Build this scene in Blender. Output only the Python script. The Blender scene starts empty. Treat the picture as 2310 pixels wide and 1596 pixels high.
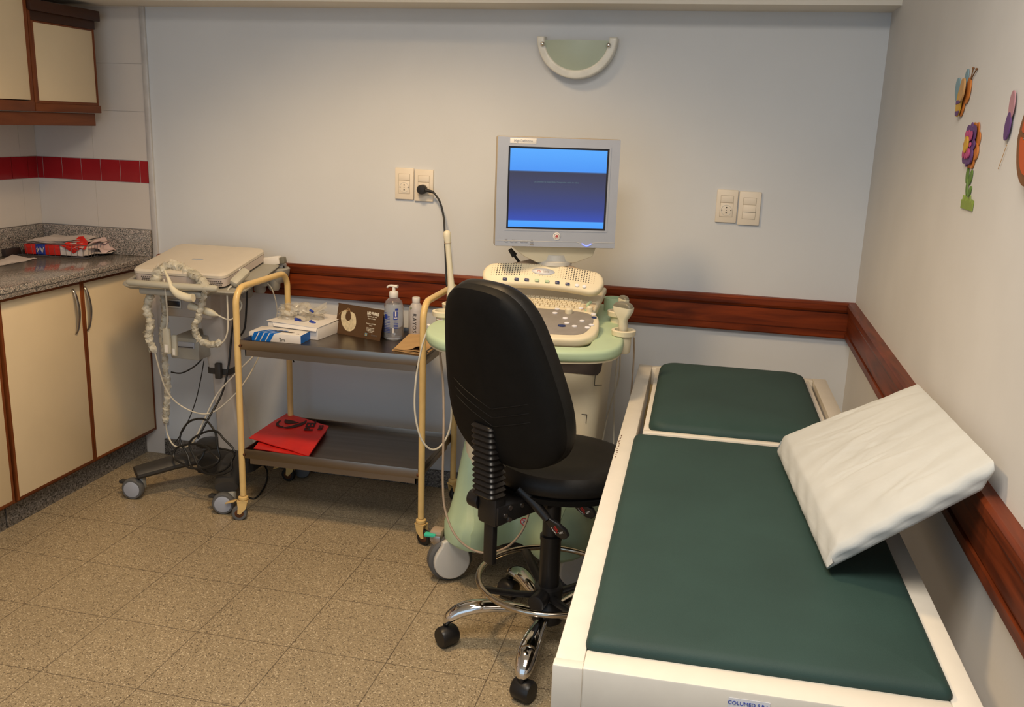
import bpy, bmesh, math, random
from mathutils import Vector, Matrix, Euler
random.seed(7)
PI = math.pi
R = math.radians
S = bpy.context.scene
COL = S.collection

# ------------------------------------------------------------------ camera
FPX = 2082.56
RV = Vector((0.97432739, 0.22255085, 0.0340184)).normalized()
UV_ = Vector((-0.08579183, 0.22732035, 0.97003362)).normalized()
FV = Vector((-0.20814873, 0.94804883, -0.24057749)).normalized()
CV = Vector((-0.504, -3.514, 1.5))
cd = bpy.data.cameras.new('camera'); cam = bpy.data.objects.new('camera', cd); COL.objects.link(cam)
cd.sensor_width = 36; cd.lens = FPX / 2310 * 36; cd.clip_start = 0.05; cd.clip_end = 60
cam.matrix_world = Matrix(((RV.x, UV_.x, -FV.x, CV.x), (RV.y, UV_.y, -FV.y, CV.y), (RV.z, UV_.z, -FV.z, CV.z), (0, 0, 0, 1)))
S.camera = cam

def P(px, py, x=None, y=None, z=None):
    "point of the room seen at a pixel of the 2310x1596 photograph, on a plane x=, y= or z="
    d = FV + RV * ((px - 1155) / FPX) - UV_ * ((py - 798) / FPX)
    i, v = (0, x) if x is not None else (1, y) if y is not None else (2, z)
    return CV + d * ((v - CV[i]) / d[i])

# ------------------------------------------------------------------ light
w = bpy.data.worlds.new('daylight'); S.world = w; w.use_nodes = True
bg = w.node_tree.nodes['Background']; bg.inputs[0].default_value = (0.62, 0.80, 1.0, 1); bg.inputs[1].default_value = 1.15
S.view_settings.view_transform = 'Standard'; S.view_settings.look = 'None'
S.view_settings.exposure = -0.04; S.view_settings.gamma = 1.0; S.view_settings.use_curve_mapping = False

def lamp(kind, name, loc, power, col, **k):
    l = bpy.data.lights.new(name, kind); l.energy = power; l.color = col
    for a, v in k.items(): setattr(l, a, v)
    o = bpy.data.objects.new(name, l); o.location = loc; COL.objects.link(o); return o
lamp('SPOT', 'ceiling_spot_light', (-1.6, -1.28, 2.5), 100, (1.0, 0.685, 0.36), spot_size=R(130), spot_blend=0.5, shadow_soft_size=0.16)
lamp('AREA', 'unseen_fill_light', (-.8, -2.7, 2.55), 46, (1.0, 0.90, 0.78), shape='RECTANGLE', size=0.9, size_y=0.9)  # unseen fill, added to brighten the right side with neutral light

# ------------------------------------------------------------------ materials
MATS = {}
def mk(name, col, rough=0.5, metal=0.0, var=0.05, scale=25.0, bump=0.0, bscale=300.0, trans=0.0, alpha=1.0, emit=None, estr=0.0, coat=0.0, stretch=None, ior=1.45, spec=None):
    m = bpy.data.materials.new(name); m.use_nodes = True; nt = m.node_tree; N = nt.nodes; L = nt.links
    b = N['Principled BSDF']; tc = N.new('ShaderNodeTexCoord'); mp = N.new('ShaderNodeMapping'); L.new(tc.outputs['Object'], mp.inputs[0])
    if stretch: mp.inputs['Scale'].default_value = stretch
    nz = N.new('ShaderNodeTexNoise'); nz.inputs['Scale'].default_value = scale; nz.inputs['Detail'].default_value = 4; L.new(mp.outputs[0], nz.inputs[0])
    rp = N.new('ShaderNodeValToRGB'); L.new(nz.outputs[0], rp.inputs[0])
    c0 = [max(0, c * (1 - var * 2)) for c in col]; c1 = [min(1, c * (1 + var * 2)) for c in col]
    rp.color_ramp.elements[0].position = 0.25; rp.color_ramp.elements[1].position = 0.75
    rp.color_ramp.elements[0].color = (*c0, 1); rp.color_ramp.elements[1].color = (*c1, 1)
    L.new(rp.outputs[0], b.inputs['Base Color'])
    b.inputs['Roughness'].default_value = rough; b.inputs['Metallic'].default_value = metal
    b.inputs['Transmission Weight'].default_value = trans; b.inputs['Alpha'].default_value = alpha; b.inputs['IOR'].default_value = ior
    if spec is not None: b.inputs['Specular IOR Level'].default_value = spec
    if coat: b.inputs['Coat Weight'].default_value = coat; b.inputs['Coat Roughness'].default_value = 0.15
    if emit: b.inputs['Emission Color'].default_value = (*emit, 1); b.inputs['Emission Strength'].default_value = estr
    if bump:
        n2 = N.new('ShaderNodeTexNoise'); n2.inputs['Scale'].default_value = bscale; n2.inputs['Detail'].default_value = 3; L.new(mp.outputs[0], n2.inputs[0])
        bp = N.new('ShaderNodeBump'); bp.inputs['Strength'].default_value = bump; bp.inputs['Distance'].default_value = 0.002; L.new(n2.outputs[0], bp.inputs['Height']); L.new(bp.outputs[0], b.inputs['Normal'])
    MATS[name] = m; return m

def speckle(name, cols, scale, rough=0.4, grid=None, bump=0.0):
    "terrazzo / granite chips; grid=(size, ox, oy) adds tile joints"
    m = bpy.data.materials.new(name); m.use_nodes = True; nt = m.node_tree; N = nt.nodes; L = nt.links; b = N['Principled BSDF']
    tc = N.new('ShaderNodeTexCoord'); v = N.new('ShaderNodeTexVoronoi'); v.inputs['Scale'].default_value = scale; L.new(tc.outputs['Object'], v.inputs['Vector'])
    sp = N.new('ShaderNodeSeparateColor'); L.new(v.outputs['Color'], sp.inputs[0])
    rp = N.new('ShaderNodeValToRGB'); rp.color_ramp.interpolation = 'CONSTANT'; L.new(sp.outputs[0], rp.inputs[0])
    e = rp.color_ramp.elements
    for i, (p, c) in enumerate(cols):
        el = e[i] if i < 2 else e.new(p)
        el.position = p; el.color = (*c, 1)
    nz = N.new('ShaderNodeTexNoise'); nz.inputs['Scale'].default_value = 2.5; nz.inputs['Detail'].default_value = 6; L.new(tc.outputs['Object'], nz.inputs[0])
    mr = N.new('ShaderNodeMapRange'); mr.inputs[3].default_value = 0.84; mr.inputs[4].default_value = 1.14; L.new(nz.outputs[0], mr.inputs[0])
    mx = N.new('ShaderNodeMix'); mx.data_type = 'RGBA'; mx.blend_type = 'MULTIPLY'; mx.inputs[0].default_value = 1; L.new(rp.outputs[0], mx.inputs[6]); L.new(mr.outputs[0], mx.inputs[7])
    out = mx.outputs[2]
    if grid:
        g, ox, oy = grid; sx = N.new('ShaderNodeSeparateXYZ'); L.new(tc.outputs['Object'], sx.inputs[0]); ms = []
        for ax, o in ((0, ox), (1, oy)):
            a = N.new('ShaderNodeMath'); a.operation = 'SUBTRACT'; a.inputs[1].default_value = o - g * 40; L.new(sx.outputs[ax], a.inputs[0])
            q = N.new('ShaderNodeMath'); q.operation = 'PINGPONG'; q.inputs[1].default_value = g / 2; L.new(a.outputs[0], q.inputs[0])
            t = N.new('ShaderNodeMath'); t.operation = 'LESS_THAN'; t.inputs[1].default_value = 0.0014; L.new(q.outputs[0], t.inputs[0]); ms.append(t)
        mm = N.new('ShaderNodeMath'); mm.operation = 'MAXIMUM'; L.new(ms[0].outputs[0], mm.inputs[0]); L.new(ms[1].outputs[0], mm.inputs[1])
        f = N.new('ShaderNodeMath'); f.operation = 'MULTIPLY'; f.inputs[1].default_value = 0.75; L.new(mm.outputs[0], f.inputs[0])
        m2 = N.new('ShaderNodeMix'); m2.data_type = 'RGBA'; L.new(f.outputs[0], m2.inputs[0]); L.new(out, m2.inputs[6]); m2.inputs[7].default_value = (0.07, 0.05, 0.035, 1); out = m2.outputs[2]
    L.new(out, b.inputs['Base Color']); b.inputs['Roughness'].default_value = rough
    MATS[name] = m; return m

def woodmat(name, c0, c1, axis, rough=0.32, scale=14):
    m = bpy.data.materials.new(name); m.use_nodes = True; nt = m.node_tree; N = nt.nodes; L = nt.links; b = N['Principled BSDF']
    tc = N.new('ShaderNodeTexCoord'); mp = N.new('ShaderNodeMapping'); L.new(tc.outputs['Object'], mp.inputs[0])
    s = [1, 1, 1]; s[axis] = 0.09; mp.inputs['Scale'].default_value = s
    nz = N.new('ShaderNodeTexNoise'); nz.inputs['Scale'].default_value = scale; nz.inputs['Detail'].default_value = 8; nz.inputs['Distortion'].default_value = 1.2; L.new(mp.outputs[0], nz.inputs[0])
    rp = N.new('ShaderNodeValToRGB'); L.new(nz.outputs[0], rp.inputs[0]); rp.color_ramp.elements[0].position = 0.32; rp.color_ramp.elements[1].position = 0.68
    rp.color_ramp.elements[0].color = (*c0, 1); rp.color_ramp.elements[1].color = (*c1, 1)
    L.new(rp.outputs[0], b.inputs['Base Color']); b.inputs['Roughness'].default_value = rough; b.inputs['Specular IOR Level'].default_value = 0.22
    MATS[name] = m; return m

mk('wall_paint', (0.63, 0.65, 0.67), 0.75, var=0.015, scale=3, bump=0.08, bscale=120)
mk('wall_paint_right', (0.60, 0.585, 0.56), 0.6, var=0.02, scale=4, bump=0.08, bscale=90)
mk('ceiling_paint', (0.70, 0.66, 0.58), 0.8, var=0.02, scale=3)
mk('white_tile', (0.66, 0.61, 0.56), 0.22, var=0.015, scale=4)
mk('red_tile', (0.33, 0.012, 0.016), 0.2, var=0.06, scale=8)
mk('grout', (0.62, 0.54, 0.49), 0.8)
mk('metal_strip', (0.60, 0.58, 0.56), 0.45, 0.3)
woodmat('mahogany_x', (0.075, 0.012, 0.002), (0.24, 0.040, 0.006), 0, 0.42, 26)
woodmat('mahogany_y', (0.06, 0.011, 0.003), (0.19, 0.036, 0.009), 1, 0.42, 26)
woodmat('cabinet_wood_y', (0.10, 0.026, 0.008), (0.19, 0.055, 0.015), 1, 0.4, 20)
woodmat('cabinet_wood_z', (0.12, 0.030, 0.008), (0.22, 0.062, 0.016), 2, 0.4, 20)
woodmat('dark_wood_y', (0.030, 0.012, 0.006), (0.06, 0.022, 0.010), 1, 0.4, 20)
mk('cream_laminate', (0.70, 0.57, 0.38), 0.35, var=0.02, scale=5)
speckle('terrazzo', [(0.0, (0.14, 0.105, 0.065)), (0.10, (0.32, 0.25, 0.155)), (0.45, (0.37, 0.292, 0.182)), (0.75, (0.43, 0.34, 0.215)), (0.93, (0.62, 0.52, 0.36))], 360, 0.42, (0.297, -2.5138, -1.3024))
speckle('granite', [(0.0, (0.06, 0.06, 0.06)), (0.14, (0.19, 0.18, 0.165)), (0.45, (0.30, 0.27, 0.24)), (0.72, (0.44, 0.36, 0.32)), (0.9, (0.55, 0.50, 0.46))], 340, 0.12)
speckle('terrazzo_base', [(0.0, (0.05, 0.045, 0.04)), (0.2, (0.13, 0.115, 0.10)), (0.6, (0.18, 0.16, 0.14)), (0.9, (0.26, 0.235, 0.21))], 210, 0.5)
mk('plastic_cream', (0.74, 0.66, 0.48), 0.42, var=0.01)
mk('plastic_grey_white', (0.62, 0.60, 0.55), 0.45, var=0.01)
mk('plastic_white', (0.76, 0.73, 0.68), 0.35, var=0.01)
mk('plate_cream', (0.78, 0.70, 0.58), 0.4, var=0.01)
mk('plate_gap', (0.30, 0.24, 0.17), 0.7)
mk('socket_dark', (0.05, 0.04, 0.03), 0.6)
mk('mint', (0.45, 0.585, 0.39), 0.42, var=0.015, bump=0.05, bscale=500)
mk('mint_dark', (0.30, 0.46, 0.34), 0.5)
mk('monitor_silver', (0.39, 0.42, 0.49), 0.4, 0.15, var=0.01)
mk('monitor_side', (0.36, 0.31, 0.24), 0.5)
mk('black_bezel', (0.012, 0.012, 0.02), 0.3)
mk('rubber_black', (0.014, 0.013, 0.012), 0.55)
mk('rubber_grey', (0.11, 0.11, 0.11), 0.6)
mk('chair_vinyl', (0.008, 0.0074, 0.007), 0.46, spec=.35, var=0.1, scale=60, bump=0.12, bscale=500)
mk('chair_shell', (0.005, 0.0048, 0.0046), 0.6, spec=.18, var=0.1, bump=0.15, bscale=900)
mk('black_plastic', (0.011, 0.010, 0.010), 0.38)
mk('black_bellows', (0.012, 0.010, 0.009), 0.28)
mk('chrome', (0.72, 0.70, 0.68), 0.07, 1.0, var=0.01)
mk('ring_metal', (0.50, 0.44, 0.36), 0.16, 1.0, var=0.02)
mk('bolt_metal', (0.45, 0.42, 0.40), 0.3, 1.0)
mk('stainless', (0.24, 0.205, 0.17), 0.32, 1.0, var=0.10, scale=8, stretch=(0.2, 3, 1))
mk('trolley_paint', (0.72, 0.50, 0.20), 0.28, var=0.03, scale=30)
mk('rust', (0.10, 0.035, 0.01), 0.8, var=0.2)
mk('bed_paint', (0.68, 0.635, 0.55), 0.34, var=0.015)
mk('green_vinyl', (0.022, 0.050, 0.044), 0.62, var=0.06, scale=6, bump=0.22, bscale=700, spec=0.35)
mk('cotton', (0.49, 0.50, 0.48), 0.85, var=0.03, scale=5, bump=0.25, bscale=60)
mk('cart_grey', (0.34, 0.33, 0.29), 0.5, var=0.02)
mk('cart_dark', (0.036, 0.034, 0.032), 0.5, var=0.04)
mk('cart_light', (0.46, 0.43, 0.40), 0.45, var=0.02)
mk('laptop_cream', (0.62, 0.56, 0.47), 0.4, var=0.01)
mk('laptop_pink', (0.60, 0.52, 0.47), 0.45, var=0.01)
mk('probe_grey', (0.46, 0.44, 0.36), 0.45, var=0.02)
mk('probe_cream', (0.70, 0.65, 0.50), 0.42, var=0.02)
mk('probe_lens', (0.17, 0.16, 0.12), 0.35)
mk('cable_grey', (0.50, 0.46, 0.38), 0.5)
mk('cable_tan', (0.42, 0.32, 0.23), 0.5)
mk('cable_cream', (0.62, 0.58, 0.48), 0.5)
mk('cable_black', (0.012, 0.012, 0.012), 0.4)
mk('sconce_glass', (0.40, 0.46, 0.37), 0.35, var=0.03, scale=4)
mk('sconce_rim', (0.72, 0.71, 0.64), 0.3)
mk('card_brown', (0.085, 0.042, 0.016), 0.45, var=0.02)
mk('card_cream', (0.62, 0.52, 0.33), 0.6, var=0.12, scale=90)
mk('print_white', (0.75, 0.70, 0.58), 0.6)
mk('ink_dark', (0.03, 0.025, 0.02), 0.6)
mk('ink_blue', (0.02, 0.05, 0.32), 0.5)
mk('box_blue', (0.0, 0.13, 0.52), 0.5)
mk('box_white', (0.74, 0.71, 0.68), 0.6, var=0.015)
mk('box_shade', (0.30, 0.26, 0.20), 0.7)
mk('kraft', (0.52, 0.33, 0.15), 0.75, var=0.05, scale=20)
mk('paper', (0.66, 0.59, 0.56), 0.8, var=0.03)
mk('paper_red', (0.62, 0.025, 0.015), 0.5)
mk('paper_pink', (0.62, 0.47, 0.46), 0.7)
mk('red_bag', (0.60, 0.016, 0.012), 0.42, var=0.08, scale=12, bump=0.2, bscale=40)
mk('bag_black', (0.035, 0.005, 0.005), 0.6)
mk('clear_bottle', (0.90, 0.93, 1.0), 0.06, trans=0.92, ior=1.25)
mk('gel', (0.80, 0.85, 0.97), 0.05, trans=0.95, ior=1.33)
mk('bottle_cloudy', (0.66, 0.62, 0.60), 0.4, trans=0.25)
mk('foil_white', (0.74, 0.72, 0.66), 0.3)
mk('wire', (0.22, 0.21, 0.22), 0.35, 0.8)
mk('sticker_white', (0.70, 0.71, 0.74), 0.5)
mk('sticker_red', (0.62, 0.03, 0.03), 0.5)
mk('key_white', (0.80, 0.80, 0.86), 0.4)
mk('key_blue', (0.02, 0.035, 0.13), 0.35)
mk('panel_grey', (0.27, 0.245, 0.22), 0.5)
mk('brown_panel', (0.075, 0.055, 0.045), 0.4)
mk('seam', (0.06, 0.055, 0.05), 0.7)
mk('aqua_pedal', (0.05, 0.55, 0.36), 0.4)
mk('logo_red', (0.45, 0.02, 0.02), 0.4)
mk('black_box_mat', (0.03, 0.02, 0.018), 0.5)
for n_, c_ in (('purple', (0.13, 0.05, 0.19)), ('pink', (0.50, 0.07, 0.20)), ('orange', (0.62, 0.20, 0.03)), ('yellow', (0.62, 0.36, 0.03)), ('leaf', (0.12, 0.22, 0.03)), ('grass', (0.25, 0.34, 0.05)), ('bluewing', (0.22, 0.36, 0.42)), ('tan', (0.58, 0.33, 0.12)), ('brown', (0.20, 0.08, 0.02)), ('pinkpale', (0.50, 0.25, 0.28)), ('deep_orange', (0.55, 0.09, 0.01))):
    mk('foam_' + n_, tuple(v * .8 for v in c_), 0.6, var=0.04)

def wrapmat():
    m = bpy.data.materials.new('plastic_wrap'); m.use_nodes = True; nt = m.node_tree; N = nt.nodes; L = nt.links
    b = N['Principled BSDF']; b.inputs['Base Color'].default_value = (0.86, 0.83, 0.72, 1); b.inputs['Roughness'].default_value = 0.14; b.inputs['Coat Weight'].default_value = 0.6
    tc = N.new('ShaderNodeTexCoord'); nz = N.new('ShaderNodeTexNoise'); nz.inputs['Scale'].default_value = 55; nz.inputs['Detail'].default_value = 5; L.new(tc.outputs['Object'], nz.inputs[0])
    bp = N.new('ShaderNodeBump'); bp.inputs['Strength'].default_value = 0.9; bp.inputs['Distance'].default_value = 0.008; L.new(nz.outputs[0], bp.inputs['Height']); L.new(bp.outputs[0], b.inputs['Normal'])
    t = N.new('ShaderNodeBsdfTransparent'); t.inputs[0].default_value = (0.93, 0.92, 0.88, 1)
    mx = N.new('ShaderNodeMixShader'); mx.inputs[0].default_value = 0.42; L.new(t.outputs[0], mx.inputs[1]); L.new(b.outputs[0], mx.inputs[2]); L.new(mx.outputs[0], N['Material Output'].inputs[0])
    MATS['plastic_wrap'] = m
wrapmat()

def screenmat():
    m = bpy.data.materials.new('screen_glow'); m.use_nodes = True; nt = m.node_tree; N = nt.nodes; L = nt.links; b = N['Principled BSDF']
    tc = N.new('ShaderNodeTexCoord'); sx = N.new('ShaderNodeSeparateXYZ'); L.new(tc.outputs['UV'], sx.inputs[0])
    rp = N.new('ShaderNodeValToRGB'); L.new(sx.outputs[1], rp.inputs[0]); cr = rp.color_ramp; cr.elements[0].position = 0
    lst = [(0.0, (0.055, 0.33, 1.0)), (0.078, (0.07, 0.38, 1.0)), (0.088, (0.025, 0.07, 0.45)), (0.25, (0.028, 0.05, 0.23)), (0.5, (0.035, 0.045, 0.12)), (0.70, (0.030, 0.034, 0.07)), (0.712, (0.04, 0.06, 0.12)), (0.725, (0.055, 0.30, 0.92)), (1.0, (0.085, 0.40, 1.0))]
    cr.elements[0].color = (*lst[0][1], 1); cr.elements[1].position = 1.0; cr.elements[1].color = (*lst[-1][1], 1)
    for p, c in lst[1:-1]:
        e = cr.elements.new(p); e.color = (*c, 1)
    b.inputs['Base Color'].default_value = (0.01, 0.01, 0.02, 1); b.inputs['Roughness'].default_value = 0.35
    L.new(rp.outputs[0], b.inputs['Emission Color']); b.inputs['Emission Strength'].default_value = 1.0
    MATS['screen_glow'] = m
screenmat()
mk('led_blue', (0.1, 0.1, 0.5), 0.3, emit=(0.15, 0.2, 1.0), estr=2.5)

# ------------------------------------------------------------------ mesh helpers
ROOTM = {}
def basis(o, x, y):
    "matrix with origin o, x axis along x, y axis near y"
    x = Vector(x).normalized(); y = Vector(y); z = x.cross(y).normalized(); y = z.cross(x)
    m = Matrix.Identity(4)
    for i in range(3): m[i][0] = x[i]; m[i][1] = y[i]; m[i][2] = z[i]; m[i][3] = o[i]
    return m
def rrect(hx, hy, r, n=5, cx=0, cy=0):
    r = min(r, hx * .999, hy * .999); out = []
    for (sx, sy, a0) in ((1, 1, 0), (-1, 1, 90), (-1, -1, 180), (1, -1, 270)):
        for i in range(n + 1):
            a = R(a0 + 90 * i / n); out.append((cx + sx * (hx - r) + r * math.cos(a), cy + sy * (hy - r) + r * math.sin(a)))
    return out
def ell(rx, ry, n=24, cx=0, cy=0, a=0):
    o = []
    for i in range(n):
        t = 2 * PI * i / n; x = rx * math.cos(t); y = ry * math.sin(t)
        o.append((cx + x * math.cos(a) - y * math.sin(a), cy + x * math.sin(a) + y * math.cos(a)))
    return o
def spline(pts, n=8, closed=False):
    pts = [Vector(p) for p in pts]; out = []; m = len(pts); rng = m if closed else m - 1
    for i in range(rng):
        if closed: a, b, c, d = pts[(i - 1) % m], pts[i], pts[(i + 1) % m], pts[(i + 2) % m]
        else: a, b, c, d = pts[max(i - 1, 0)], pts[i], pts[i + 1], pts[min(i + 2, m - 1)]
        for k in range(n):
            t = k / n; out.append(0.5 * ((2 * b) + (c - a) * t + (2 * a - 5 * b + 4 * c - d) * t * t + (3 * b - a - 3 * c + d) * t ** 3))
    if not closed: out.append(pts[-1])
    return out
class MB:
    def __init__(s): s.bm = bmesh.new(); s.mi = 0
    def _merge(s, t, M=None):
        for f in t.faces: f.material_index = s.mi
        if M is not None: bmesh.ops.transform(t, matrix=M, verts=t.verts)
        me = bpy.data.meshes.new('t'); t.to_mesh(me); t.free(); s.bm.from_mesh(me); bpy.data.meshes.remove(me); return s
    def box(s, x0, x1, y0, y1, z0, z1, bev=0.0, M=None, seg=2):
        t = bmesh.new(); r = bmesh.ops.create_cube(t, size=1)
        for v in t.verts: v.co = Vector(((x0 + x1) / 2 + v.co.x * (x1 - x0), (y0 + y1) / 2 + v.co.y * (y1 - y0), (z0 + z1) / 2 + v.co.z * (z1 - z0)))
        if bev: bmesh.ops.bevel(t, geom=t.edges[:], offset=bev, segments=seg, affect='EDGES', profile=0.5)
        return s._merge(t, M)
    def prism(s, pts, z0, z1, M=None, bev=0.0, seg=2):
        t = bmesh.new(); vs = [t.verts.new((p[0], p[1], z0)) for p in pts]; f = t.faces.new(vs)
        g = bmesh.ops.extrude_face_region(t, geom=[f]); top = [v for v in g['geom'] if isinstance(v, bmesh.types.BMVert)]
        for v in top: v.co.z = z1
        bmesh.ops.recalc_face_normals(t, faces=t.faces[:])
        if bev:
            es = [e for e in t.edges if abs(e.verts[0].co.z - e.verts[1].co.z) < 1e-6]
            bmesh.ops.bevel(t, geom=es, offset=bev, segments=seg, affect='EDGES', profile=0.5)
        return s._merge(t, M)
    def loft(s, rings, cap=True, closed=False, M=None):
        t = bmesh.new(); V = [[t.verts.new(p) for p in r] for r in rings]; n = len(V[0]); m = len(V)
        for i in range(m if closed else m - 1):
            A = V[i]; B = V[(i + 1) % m]
            for k in range(n):
                t.faces.new((A[k], A[(k + 1) % n], B[(k + 1) % n], B[k]))
        if cap and not closed: t.faces.new(V[0][::-1]); t.faces.new(V[-1])
        bmesh.ops.recalc_face_normals(t, faces=t.faces[:]); return s._merge(t, M)
    def rl(s, secs, M=None, n=5):
        "stack of rounded rectangles: (z, hx, hy, r[, cx, cy])"
        return s.loft([[Vector((a, b, q[0])) for a, b in rrect(q[1], q[2], q[3], n, *(q[4:6] if len(q) > 4 else (0, 0)))] for q in secs], M=M)
    def lathe(s, prof, M=None, seg=28):
        return s.loft([[Vector((max(r, 1e-4) * math.cos(2 * PI * k / seg), max(r, 1e-4) * math.sin(2 * PI * k / seg), z)) for k in range(seg)] for r, z in prof], M=M)
    def cyl(s, p0, p1, r0, r1=None, seg=20, bev=0.0):
        p0 = Vector(p0); p1 = Vector(p1); r1 = r0 if r1 is None else r1; L_ = (p1 - p0).length
        q = (p1 - p0).to_track_quat('Z', 'Y').to_matrix().to_4x4(); q.translation = p0
        pr = [(r0, 0), (r1, L_)] if not bev else [(r0 - bev, 0), (r0 - bev * .3, bev * .3), (r0, bev), (r1, L_ - bev), (r1 - bev * .3, L_ - bev * .3), (r1 - bev, L_)]
        return s.lathe(pr, q, seg)
    def tube(s, pts, r, seg=10, closed=False, flat=1.0, up=None):
        pts = [Vector(p) for p in pts]; m = len(pts); rings = []; nrm = None
        for i, p in enumerate(pts):
            a = pts[(i - 1) % m] if closed or i > 0 else p; b = pts[(i + 1) % m] if closed or i < m - 1 else p
            tn = (b - a).normalized()
            if nrm is None: nrm = Vector(up) if up else (Vector((0, 0, 1)) if abs(tn.z) < .9 else Vector((1, 0, 0)))
            nrm = (nrm - tn * nrm.dot(tn)).normalized(); bi = tn.cross(nrm)
            rr = r[i] if isinstance(r, (list, tuple)) else (r(i / max(1, m - 1)) if callable(r) else r)
            rings.append([p + nrm * (math.cos(2 * PI * k / seg) * rr * flat) + bi * (math.sin(2 * PI * k / seg) * rr) for k in range(seg)])
        return s.loft(rings, cap=not closed, closed=closed)
    def sph(s, c, r, seg=16):
        t = bmesh.new(); bmesh.ops.create_uvsphere(t, u_segments=seg, v_segments=max(6, seg * 2 // 3), radius=1)
        rr = r if isinstance(r, (tuple, list)) else (r, r, r)
        return s._merge(t, Matrix.Translation(c) @ Matrix.Diagonal((*rr, 1)))
    def outl(s, pts, layers, M=None, curve=0.0):
        "outline pts (x,z about centre) lofted in depth: layers=(scale, depth)"
        cx = sum(p[0] for p in pts) / len(pts); cz = sum(p[1] for p in pts) / len(pts)
        return s.loft([[Vector((cx + (x - cx) * k, d + curve * (cx + (x - cx) * k) ** 2, cz + (z - cz) * k)) for x, z in pts] for k, d in layers], M=M)
    def build(s, name, mats, parent=None, smooth=True, ang=38, world=True):
        me = bpy.data.meshes.new(name)
        if parent is not None and world:
            q = parent
            while q.parent is not None: q = q.parent
            if q.name in ROOTM: bmesh.ops.transform(s.bm, matrix=ROOTM[q.name].inverted(), verts=s.bm.verts)
        s.bm.to_mesh(me); s.bm.free()
        for m in (mats if isinstance(mats, (list, tuple)) else [mats]): me.materials.append(MATS[m])
        if smooth:
            for p in me.polygons: p.use_smooth = True
            me.set_sharp_from_angle(angle=R(ang))
        o = bpy.data.objects.new(name, me); COL.objects.link(o)
        if parent is not None: o.parent = parent
        return o
def tag(o, label=None, cat=None, group=None, kind=None):
    if label: o['label'] = label
    if cat: o['category'] = cat
    if group: o['group'] = group
    if kind: o['kind'] = kind
    return o
def root(name, loc, label, cat, rz=0.0, group=None):
    o = bpy.data.objects.new(name, None); COL.objects.link(o); o.location = loc; o.rotation_euler = (0, 0, rz); o.empty_display_size = 0.05
    ROOTM[o.name] = Matrix.Translation(loc) @ Matrix.Rotation(rz, 4, 'Z'); return tag(o, label, cat, group)
def thing(o, label, cat, group=None): return tag(o, label, cat, group)
def struct(mb, name, mats, **k):
    return tag(mb.build(name, mats, **k), kind='structure')
def text(s_, size, M, mat, parent, name, depth=0.0004, ax='CENTER', bold=0.0, sx=1.0, world=True):
    cu = bpy.data.curves.new('tx', 'FONT'); cu.body = s_; cu.size = size; cu.align_x = ax; cu.align_y = 'CENTER'; cu.extrude = depth; cu.offset = bold; cu.resolution_u = 3
    to = bpy.data.objects.new('tx', cu); me = bpy.data.meshes.new_from_object(to)
    bpy.data.objects.remove(to); bpy.data.curves.remove(cu)
    me.transform(Matrix.Diagonal((sx, 1, 1, 1)))
    me.transform(M)
    if world:
        q = parent
        while q.parent is not None: q = q.parent
        if q.name in ROOTM: me.transform(ROOTM[q.name].inverted())
    me.name = name; me.materials.clear(); me.materials.append(MATS[mat])
    o = bpy.data.objects.new(name, me); COL.objects.link(o); o.parent = parent; return o

# ================================================================== ROOM
XT, XL, ZS = -2.86, -3.405, 1.912      # tile/paint boundary, left wall, soffit height
CEIL = 2.6; YB = -5.2
struct(MB().box(XL - .1, .1, YB, .1, -.1, 0), 'floor', 'terrazzo', smooth=False)
struct(MB().box(XT, .1, 0, .1, 0, CEIL), 'wall_back', 'wall_paint', smooth=False)
struct(MB().box(0, .1, YB, 0, 0, CEIL), 'wall_right', 'wall_paint_right', smooth=False)
struct(MB().box(XL - .1, .1, YB, .1, CEIL, CEIL + .1), 'ceiling', 'ceiling_paint', smooth=False)
struct(MB().box(XL, 0, -.19, 0, ZS, CEIL), 'trim_1', 'ceiling_paint', smooth=False)   # low beam along the back wall
# tiled walls
def tilewall(name, boxbase, axis):
    mb = MB(); mb.mi = 0; mb.box(*boxbase)
    rows = [(0.0, .93, .30), (1.012, 1.2068, 1.2), (1.2068, 1.3005, .094), (1.3005, 1.50, .30), (1.50, 1.69, .30), (1.69, 1.905, .30), (1.905, 2.1, .30), (2.1, 2.3, .30), (2.3, CEIL, .30)]
    for z0, z1, wd in rows:
        red = wd == .094; g = .0021 if red else .0005
        mb.mi = 2 if red else 1
        lo, hi = (XL, XT) if axis == 0 else (-2.0, -.003)
        t = (-2.906 if red else -3.123) if axis == 0 else (-.06 if red else -.1)
        ks = [t + wd * k for k in range(-40, 41)]
        for k in ks:
            a, b = max(lo, k), min(hi, k + wd)
            if b - a < .004: continue
            if axis == 0: mb.box(a + g, b - g, -.0025, .004, z0 + g, z1 - g)
            else: mb.box(XL - .004, XL + .0025, a + g, b - g, z0 + g, z1 - g)
    return struct(mb, name, ['grout', 'white_tile', 'red_tile'], smooth=False)
tilewall('wall_back_tiled', (XL - .1, XT, .001, .1, 0, CEIL), 0)
tilewall('wall_left', (XL - .1, XL - .001, YB, .0, 0, CEIL), 1)
struct(MB().box(XT, XT + .022, -.012, 0, .14, ZS, .002), 'trim_2', 'metal_strip')
struct(MB().box(-2.86, -.0, -.012, 0, 0, .075, .002), 'baseboard_back', 'terrazzo_base')
struct(MB().box(-.012, 0, YB, -.012, 0, .075, .002), 'baseboard_right', 'terrazzo_base')
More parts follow.
